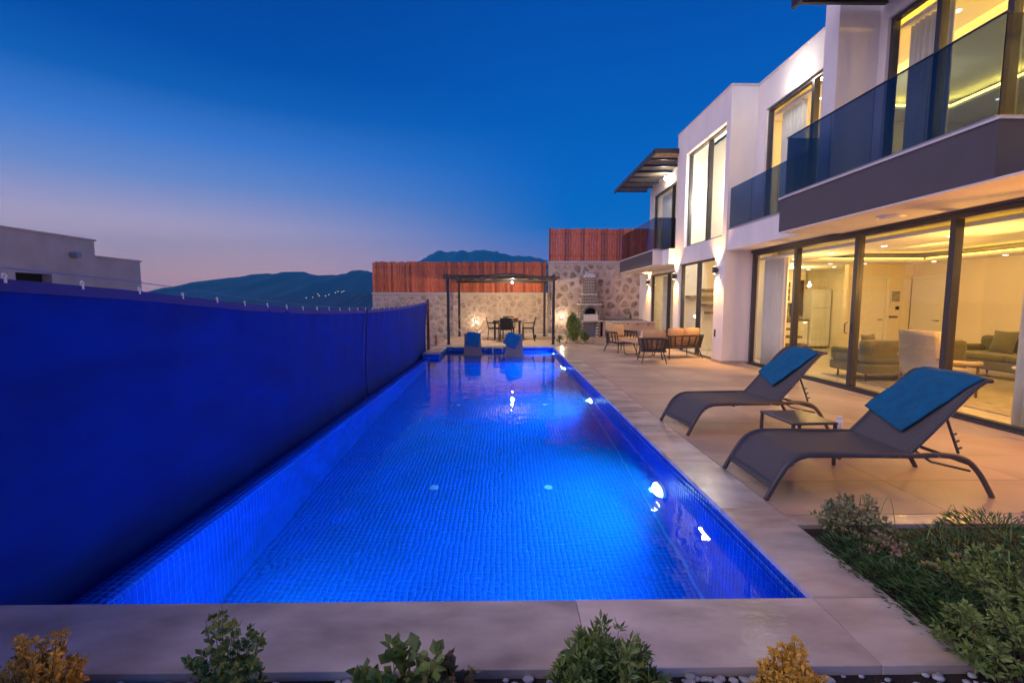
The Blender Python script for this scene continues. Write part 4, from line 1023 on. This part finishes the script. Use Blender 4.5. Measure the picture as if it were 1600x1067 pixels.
# ================================================================== FOOSBALL TABLE
ft = thing('football_table', 'pale wood table football game near the end of the terrace', 'table football', (4.25,15.55,0), R(4))
obj('side_panel', B(-.72,.72,-.38,-.36,.52,.80), 'foos', ft); obj('side_panel', B(-.72,.72,.36,.38,.52,.80), 'foos', ft)
obj('end_panel', B(-.74,-.72,-.38,.38,.52,.80), 'foos', ft); obj('end_panel', B(.72,.74,-.38,.38,.52,.80), 'foos', ft)
obj('playing_field', B(-.72,.72,-.36,.36,.60,.62), 'leaf_dark', ft); obj('top_rim', B(-.75,.75,-.40,-.35,.80,.815).box(-.75,.75,.35,.40,.80,.815), 'joinery', ft)
obj('goal', MB().tube([(-.745,0,.66),(-.735,0,.66)], .045, 14), 'black', ft)
for sx in (-1,1):
    for sy in (-1,1): l_ = obj('leg', B(sx*.66-.05,sx*.66+.05,sy*.31-.05,sy*.31+.05,.03,.52), 'foos', ft); obj('foot', MB().lathe([(.03,0),(.03,.03)], 10, (sx*.66,sy*.31,0)), 'black', l_)
for i in range(8):
    x = -.6+i*.171; s_ = 1 if i % 2 else -1
    rod = obj('rod', MB().tube([(x,-.55,.735),(x,.55,.735)], .008, 6), 'steel', ft); obj('handle', MB().tube([(x,s_*.53,.735),(x,s_*.64,.735)], .018, 8), 'black', rod)

# ================================================================== TERRACE LOUNGE SET
def lounge_seat(name, label, w, loc, rz, d=.70):
    c = thing(name, label, 'armchair' if w < 1 else 'loveseat', loc, rz)
    hw, hd = w/2, d/2
    ringp = lambda z, e: smoothpath([(-hw-e,-hd+.04,z),(-hw-e,hd-.12,z),(-hw+.10-e,hd+e,z),(hw-.10+e,hd+e,z),(hw+e,hd-.12,z),(hw+e,-hd+.04,z)], 5)
    obj('lower_rail', MB().tube(ringp(.30,-.06), .016, 6), 'rattan_frame', c, smooth=True)
    obj('upper_rail', MB().tube(ringp(.60,0), .018, 6, sq=(.012,.03)), 'rattan_frame', c, smooth=True)
    obj('seat_frame', B(-hw+.04,hw-.04,-hd+.02,hd-.05,.27,.31), 'rattan_frame', c)
    lo, up = ringp(.29,-.06), ringp(.60,0); n = len(lo)
    tot = 2*(d-.1)+w; k = int(tot/.095)
    for i in range(k+1):
        t_ = (i+.0)/k*(n-1); j = min(int(t_), n-2); f_ = t_-j
        a = lo[j].lerp(lo[j+1], f_); b = up[j].lerp(up[j+1], f_)
        tan = (up[min(j+1,n-1)]-up[j]).normalized()*.021
        nrm_ = Vector((-tan.y, tan.x, 0)).normalized()*.005
        obj('slat', MB().hull([a-tan-nrm_, a+tan-nrm_, a+tan+nrm_, a-tan+nrm_], [b-tan-nrm_, b+tan-nrm_, b+tan+nrm_, b-tan+nrm_]), 'rattan_frame', c)
    for sx in (-1,1):
        obj('leg', MB().tube([(sx*(hw-.02),-hd+.0,0),(sx*(hw-.09),-hd+.08,.29)], [.013,.017], 6), 'rattan_frame', c); obj('leg', MB().tube([(sx*(hw-.04),hd+.03,0),(sx*(hw-.11),hd-.08,.29)], [.013,.017], 6), 'rattan_frame', c)
    obj('seat_cushion', B(-hw+.04,hw-.04,-hd,hd-.18,.315,.43), 'cushion', c, bevel=.035)
    m_ = 2 if w > 1 else 1; cw = (w-.12)/m_
    for q in range(m_):
        x0 = -hw+.06+q*cw
        def bc(u, v_, side):
            x = x0+cw*u; z = .43+.36*v_
            return (x, hd-.15+.06*v_+side*.075*(math.sin(u*math.pi)*math.sin(v_*math.pi))**.4, z+.015*math.sin(u*math.pi)*v_)
        mb = MB(); mb.grid(lambda u, v_: bc(u, v_, 1), 12, 10); mb.grid(lambda u, v_: bc(u, v_, -1), 12, 10)
        obj('back_cushion', mb, 'cushion', c, smooth=True)
    return c
# seats face their local -y
lounge_seat('garden_armchair', 'slatted armchair with its back to the loungers', .66, (3.62,11.15,0), R(170))
lounge_seat('garden_armchair', 'slatted armchair standing before the table football', .70, (3.38,13.35,0), R(22))
lounge_seat('garden_loveseat', 'slatted two seat sofa close to the bay window', 1.06, (4.60,12.05,0), R(-168))
ct = thing('garden_coffee_table', 'low garden table with looped dark metal legs', 'coffee table', (3.62,12.35,0), R(12))
obj('table_top', B(-.28,.28,-.42,.42,.385,.41), 'foos', ct, bevel=.008)
for sy in (-1,1):
    obj('leg', MB().tube(smoothpath([(-.24,sy*.38,.385),(-.22,sy*.36,.06),(-.12,sy*.34,.012),(.12,sy*.34,.012),(.22,sy*.36,.06),(.24,sy*.38,.385)],5), .012, 6), 'rattan_frame', ct, smooth=True)

# ================================================================== PLANTS
def leaves(mb, c, r, n, size, mode='ball', up=.3, aspect=2.2, seed=0):
    rr = random.Random(seed)
    for _ in range(n):
        while True:
            p = Vector((rr.uniform(-1,1), rr.uniform(-1,1), rr.uniform(-1,1)))
            if .25 < p.length < 1: break
        d = p.normalized(); pos = Vector(c)+Vector((p.x*r[0], p.y*r[1], p.z*r[2]))
        ax = (d+Vector((0,0,up))+Vector((rr.uniform(-.6,.6), rr.uniform(-.6,.6), rr.uniform(-.4,.6)))).normalized()
        sd = ax.cross(Vector((rr.uniform(-1,1), rr.uniform(-1,1), rr.uniform(-1,1)))).normalized()
        L = size*rr.uniform(.6,1.3); w_ = L/aspect
        nn = ax.cross(sd)*w_*.25
        mb.add([pos, pos+ax*L*.5+sd*w_*.5+nn, pos+ax*L, pos+ax*L*.5-sd*w_*.5+nn], [(0,1,2,3)])
def sprigs(mb, st, base, n, height, spread, leaf, lsize, rr, dens=14, whorl=False, curve=.35, aspect=2.6):
    """stems from the base that fan out, each carrying leaves along its length"""
    for _ in range(n):
        a = rr.uniform(0, 2*math.pi); s = spread*math.sqrt(rr.uniform(0,1)); hgt = height*rr.uniform(.42,1.05)*(1-.5*(s/spread)**2)
        p0 = Vector(base)+Vector((math.cos(a)*s*.25, math.sin(a)*s*.25, 0)); p2 = Vector(base)+Vector((math.cos(a)*s, math.sin(a)*s, hgt))
        p1 = (p0+p2)/2+Vector((math.cos(a)*s*curve*.5+rr.uniform(-.1,.1)*spread, math.sin(a)*s*curve*.5+rr.uniform(-.1,.1)*spread, hgt*.10))
        pts = [p0*(1-t)**2+p1*2*t*(1-t)+p2*t*t for t in (0,.25,.5,.75,1)]
        st.tube(pts, [.003,.0026,.002,.0015,.001], 4, cap=False)
        for k in range(dens):
            t = .25+.75*k/dens; p = p0*(1-t)**2+p1*2*t*(1-t)+p2*t*t
            tan = (2*(1-t)*(p1-p0)+2*t*(p2-p1)).normalized()
            an = k*2.4+rr.uniform(-.4,.4); u = tan.cross(Vector((0,0,1)) if abs(tan.z) < .9 else Vector((1,0,0))).normalized(); w_ = tan.cross(u)
            rad = u*math.cos(an)+w_*math.sin(an); ax = (rad*.9+tan*.65).normalized(); L = lsize*rr.uniform(.7,1.2)*(1-.3*t)
            sd = ax.cross(tan).normalized()*L/aspect*.5; q = p
            fold = tan*L*.08
            mb.add([q, q+ax*L*.45+sd+fold, q+ax*L, q+ax*L*.45-sd+fold], [(0,1,2,3)])
def tufts(mb, st, base, n, height, spread, lsize, rr, per=12, aspect=2.2, narrow=.25, tuft=.5):
    """a dome of leafy shoots: stems fan out, each bears several tufts of radiating leaves of mixed size"""
    for _ in range(n):
        a = rr.uniform(0, 2*math.pi); q = math.sqrt(rr.random()); s = spread*q; hgt = height*(1-.55*q*q)*rr.uniform(.35,1.0)
        b0 = Vector(base); tip = b0+Vector((math.cos(a)*s, math.sin(a)*s, hgt)); low = b0+Vector((math.cos(a)*s*narrow, math.sin(a)*s*narrow, 0))
        mid = (low+tip)/2+Vector((rr.uniform(-.12,.12)*spread, rr.uniform(-.12,.12)*spread, .06*height))
        pts = [low*(1-t)**2+mid*2*t*(1-t)+tip*t*t for t in (0,.33,.66,1)]
        st.tube(pts, [.0028,.0022,.0016,.0008], 3, cap=False)
        for t in (.45,.62,.78,.9,1.0):
            if rr.random() < .25: continue
            c = low*(1-t)**2+mid*2*t*(1-t)+tip*t*t; d = (tip-low).normalized()
            for k in range(per):
                e = Vector((rr.gauss(0,1), rr.gauss(0,1), rr.gauss(0,1))).normalized(); ax = (e+d*tuft+Vector((0,0,.25))).normalized()
                L = lsize*rr.uniform(.45,1.25); sd = ax.cross(Vector((rr.uniform(-1,1), rr.uniform(-1,1), rr.uniform(-1,1)))).normalized()*L/aspect*.5
                p = c+e*lsize*.15; dr = Vector((0,0,-1))*L*rr.uniform(0,.15)
                mb.add([p, p+ax*L*.5+sd, p+ax*L+dr, p+ax*L*.5-sd], [(0,1,2,3)])
def shrub(name, label, cat, loc, n, h, spread, m, ls, dens=14, seed=1, group=None, aspect=2.2, per=None, narrow=.25, tuft=.5):
    rr = random.Random(seed); s = thing(name, label, cat, loc, 0, group); mb, st = MB(), MB()
    tufts(mb, st, (0,0,0), n, h, spread, ls, rr, per or 12, aspect, narrow, tuft)
    obj('foliage', mb, m, s); obj('stem', st, 'trunk', s)
    return s
BZ = -.03
shrub('golden_conifer', 'golden yellow conifer shrub in front of the coping, beside the screen end', 'shrub', (-1.66,1.52,BZ), 120, .40, .125, 'leaf_gold', .022, seed=11, per=20, aspect=2.4, narrow=.4)
shrub('upright_shrub', 'upright small leaved green shrub in the front bed', 'shrub', (-.98,1.50,BZ), 44, .52, .13, 'leaf_mid', .026, seed=12, per=14, aspect=1.7, narrow=.15)
shrub('trailing_plant', 'low plant with red tinged green leaves in the front bed', 'plant', (-.22,1.47,BZ), 16, .36, .16, 'leaf_red', .055, seed=13, per=4, aspect=1.35)
shrub('trailing_plant', 'low plant with pale green scalloped leaves beside the reddish one', 'plant', (-.36,1.50,BZ), 26, .33, .19, 'leaf_mid', .055, seed=14, per=5, aspect=1.3)
shrub('round_bush', 'rounded dense green bush in the middle of the front bed', 'bush', (.37,1.53,BZ), 150, .37, .20, 'leaf_mid', .040, seed=15, per=14, aspect=3.4, narrow=.3)
shrub('golden_conifer', 'golden orange conifer shrub under the corner of the pool coping', 'shrub', (1.02,1.50,BZ), 120, .33, .125, 'leaf_gold', .022, seed=16, per=20, aspect=2.4, narrow=.4)
# bed on the right
bed = structure(obj('planting_bed', B(-8,9,-.6,1.735,-.5,BZ-.01).box(1.962,9,1.735,2.92,-.5,-.03), 'soil'))
structure(obj('bed_fill', B(8.9,9.2,-.6,2.9,-.5,-.02), 'soil'))
shrub('variegated_shrub', 'cream edged loose shrub at the terrace corner of the bed', 'shrub', (2.20,2.72,-.03), 60, .34, .25, 'leaf_var', .036, seed=21, per=12, aspect=2.2)
shrub('variegated_shrub', 'pinkish cream shrub standing in the dark green cover', 'shrub', (3.45,2.66,-.03), 44, .34, .17, 'leaf_pink', .034, seed=22, per=11)
shrub('variegated_shrub', 'small pale shrub low at the coping edge of the bed', 'shrub', (2.20,2.50,-.03), 22, .18, .13, 'leaf_pink', .030, seed=23, per=9)
shrub('leafy_shrub', 'tall loose green shrub at the near corner of the bed', 'shrub', (2.06,1.62,BZ), 80, .46, .32, 'leaf_mid', .030, seed=24, per=11, aspect=2.4)
shrub('leafy_shrub', 'bright green shrub farther back in the near corner of the bed', 'shrub', (2.42,1.98,-.03), 60, .46, .30, 'leaf_mid', .030, seed=25, per=11, aspect=2.4)
shrub('leafy_shrub', 'dark green shrub beyond the bright green one', 'shrub', (2.80,1.75,-.03), 60, .44, .34, 'leaf_dark', .032, seed=26, per=11, aspect=2.4)
# rosettes
for i, (x, y) in enumerate([(2.28,2.30),(2.52,2.38)]):
    rs = thing('rosette_plant', ['pale rosette succulent near the coping in the bed','pinkish rosette succulent deeper in the bed'][i], 'succulent', (x,y,.07)); mb = MB(); rr = random.Random(i)
    for k in range(26):
        a = k*2.4; e = .2+.9*k/26; ax = Vector((math.cos(a)*math.cos(e), math.sin(a)*math.cos(e), math.sin(e))); L = .055*(1.1-.5*k/26); sd = Vector((-math.sin(a), math.cos(a), 0))*L*.28
        mb.add([(0,0,0), ax*L*.6+sd, ax*L, ax*L*.6-sd], [(0,1,2,3)])
    obj('leaf_rosette', mb, ['leaf_var','leaf_pink'][i], rs)
# dark spreading ground cover: fine needles on low mounds, nobody could count them
gc = MB(); rr = random.Random(3)
mounds = [(rr.uniform(2.15,6.5), rr.uniform(1.0,2.80), rr.uniform(.14,.30)) for _ in range(120)]
mounds = [m_ for m_ in mounds if not (m_[0] < 2.3 and m_[1] > 2.6)] + [(2.10,2.6,.15),(2.09,2.42,.15),(2.10,2.28,.16),(2.08,2.13,.15),(2.09,1.98,.16),(2.1,1.85,.16),(2.2,2.15,.20),(2.25,1.9,.2),(2.4,2.5,.22),(2.3,2.35,.2)]
for (x, y, r_) in mounds:
    dens = 420 if y < 3 and x < 4.2 else 220
    for _ in range(dens):
        a = rr.uniform(0, 6.283); s = r_*math.sqrt(rr.random()); hh = r_*.62*(1-(s/r_)**2)**.5*rr.uniform(.55,1.0)
        p = Vector((x+math.cos(a)*s*1.15, y+math.sin(a)*s*1.15, -.03+hh)); ax = Vector((math.cos(a)*(.5+s/r_)+rr.uniform(-.5,.5), math.sin(a)*(.5+s/r_)+rr.uniform(-.5,.5), rr.uniform(.15,1.1))).normalized()
        L = rr.uniform(.03,.065); sd = ax.cross(Vector((rr.uniform(-1,1),rr.uniform(-1,1),rr.uniform(-1,1)))).normalized()*.0038
        gc.add([p, p+ax*L*.4+sd, p+ax*L, p+ax*L*.4-sd], [(0,1,2,3)])
tag(obj('ground_cover', gc, 'leaf_dark'), 'dark green needle leaved ground cover filling the bed', 'ground cover', kind='stuff')
gc = MB()
for _ in range(16):
    x, y = rr.uniform(2.2,3.2), rr.uniform(1.2,2.6); a = rr.uniform(0,6.28); h_ = rr.uniform(.25,.45); s = rr.uniform(.08,.22)
    pts = [Vector((x+math.cos(a)*s*t, y+math.sin(a)*s*t, -.03+h_*math.sin(t*2.1))) for t in (0,.15,.3,.45,.6,.7,.8,.9,1.0,1.1,1.2)]
    for p, q in zip(pts[:-1], pts[1:]):
        w_ = Vector((-math.sin(a), math.cos(a), 0))*.0025; gc.add([p-w_, p+w_, q+w_*.7, q-w_*.7], [(0,1,2,3)])
tag(obj('grass_blades', gc, 'leaf_mid'), 'a few long arching grass blades in the bed', 'grass', kind='stuff')
# pebbles on the soil of the front bed
pb = MB(); rr = random.Random(9)
for _ in range(1500):
    x = rr.uniform(-2.6,2.3); y = rr.uniform(1.36,1.725)
    if rr.random() > .35+.65*(math.sin(x*3.1)>.1): continue
    r_ = rr.uniform(.008,.022); n = 7; c = Vector((x,y,BZ-.008+r_*.45)); b0 = len(pb.v)
    ang = rr.uniform(0,3)
    for (f_, hz) in ((.7,-.5),(1,0),(.72,.45)):
        for k in range(n):
            a = ang+2*math.pi*k/n; q = 1+rr.uniform(-.15,.15); pb.v.append((c.x+math.cos(a)*r_*f_*q*1.25, c.y+math.sin(a)*r_*f_*q, c.z+r_*hz*.8))
    for i in range(2):
        for k in range(n): a = b0+i*n+k; b = b0+i*n+(k+1)%n; pb.f.append((a, b, b+n, a+n))
    pb.f.append(tuple(b0+2*n+k for k in range(n)))
tag(obj('gravel', pb, 'pebble', smooth=True), 'pale pebbles scattered over the dark soil of the front bed', 'pebbles', kind='stuff')
# bushes by the barbecue
def bush(loc, h, r, n, ls, label, seed, m='leaf_mid'):
    b = thing('bush', label, 'bush', loc); mb = MB(); rr2 = random.Random(seed)
    for k in range(16):
        z = h*(.15+.75*k/16); rr_ = r*(1-abs(k/16-.35)*.9)
        leaves(mb, (rr2.uniform(-.5,.5)*rr_, rr2.uniform(-.5,.5)*rr_, z), (rr_*.6, rr_*.6, h*.14), n//16, ls, seed=seed*31+k)
    obj('foliage', mb, m, b); obj('trunk', MB().tube([(0,0,0),(.02,0,h*.4),(0,.02,h*.8)], [.02,.014,.006], 6), 'trunk', b); return b
bush((2.42,16.2,0), 1.10, .33, 3600, .06, 'leafy green bush between pergola and barbecue', 1)
bush((2.92,16.9,0), .36, .24, 900, .05, 'small low bush beside the leafy bush', 2)
bush((1.95,16.5,0), .26, .14, 400, .04, 'tiny bush at the foot of the pergola post', 3, 'leaf_dark')
for i in range(9):
    r_ = random.uniform(.05,.10); o = obj('rock', MB().lathe([(r_*.5,0),(r_,r_*.4),(r_*.75,r_*.85),(r_*.2,r_)], 8), 'stone', smooth=True); o.location = (2.15+i*.11, 16.0+random.uniform(-.1,.15), 0)
    o.scale = (1,random.uniform(.7,1.1),1); tag(o, 'small rock in the row at the foot of the leafy bush', 'rock', 'rocks round the leafy bush')

# ================================================================== .00010
hz = bpy.data.materials.new('evening_haze'); hz.use_nodes = True; t = hz.node_tree; t.nodes.clear()
pv = t.nodes.new('ShaderNodeVolumePrincipled'); pv.inputs['Color'].default_value = (.03,.60,1,1); pv.inputs['Density'].default_value = HZ_D
ho = t.nodes.new('ShaderNodeOutputMaterial'); t.links.new(pv.outputs[0], ho.inputs['Volume'])
o = obj('haze', B(-4500,4500,-100,5500,-70,690), 'render', kind='stuff'); o.data.materials[0] = hz
tag(o, 'thin blue evening haze over the hills', 'haze', kind='stuff')
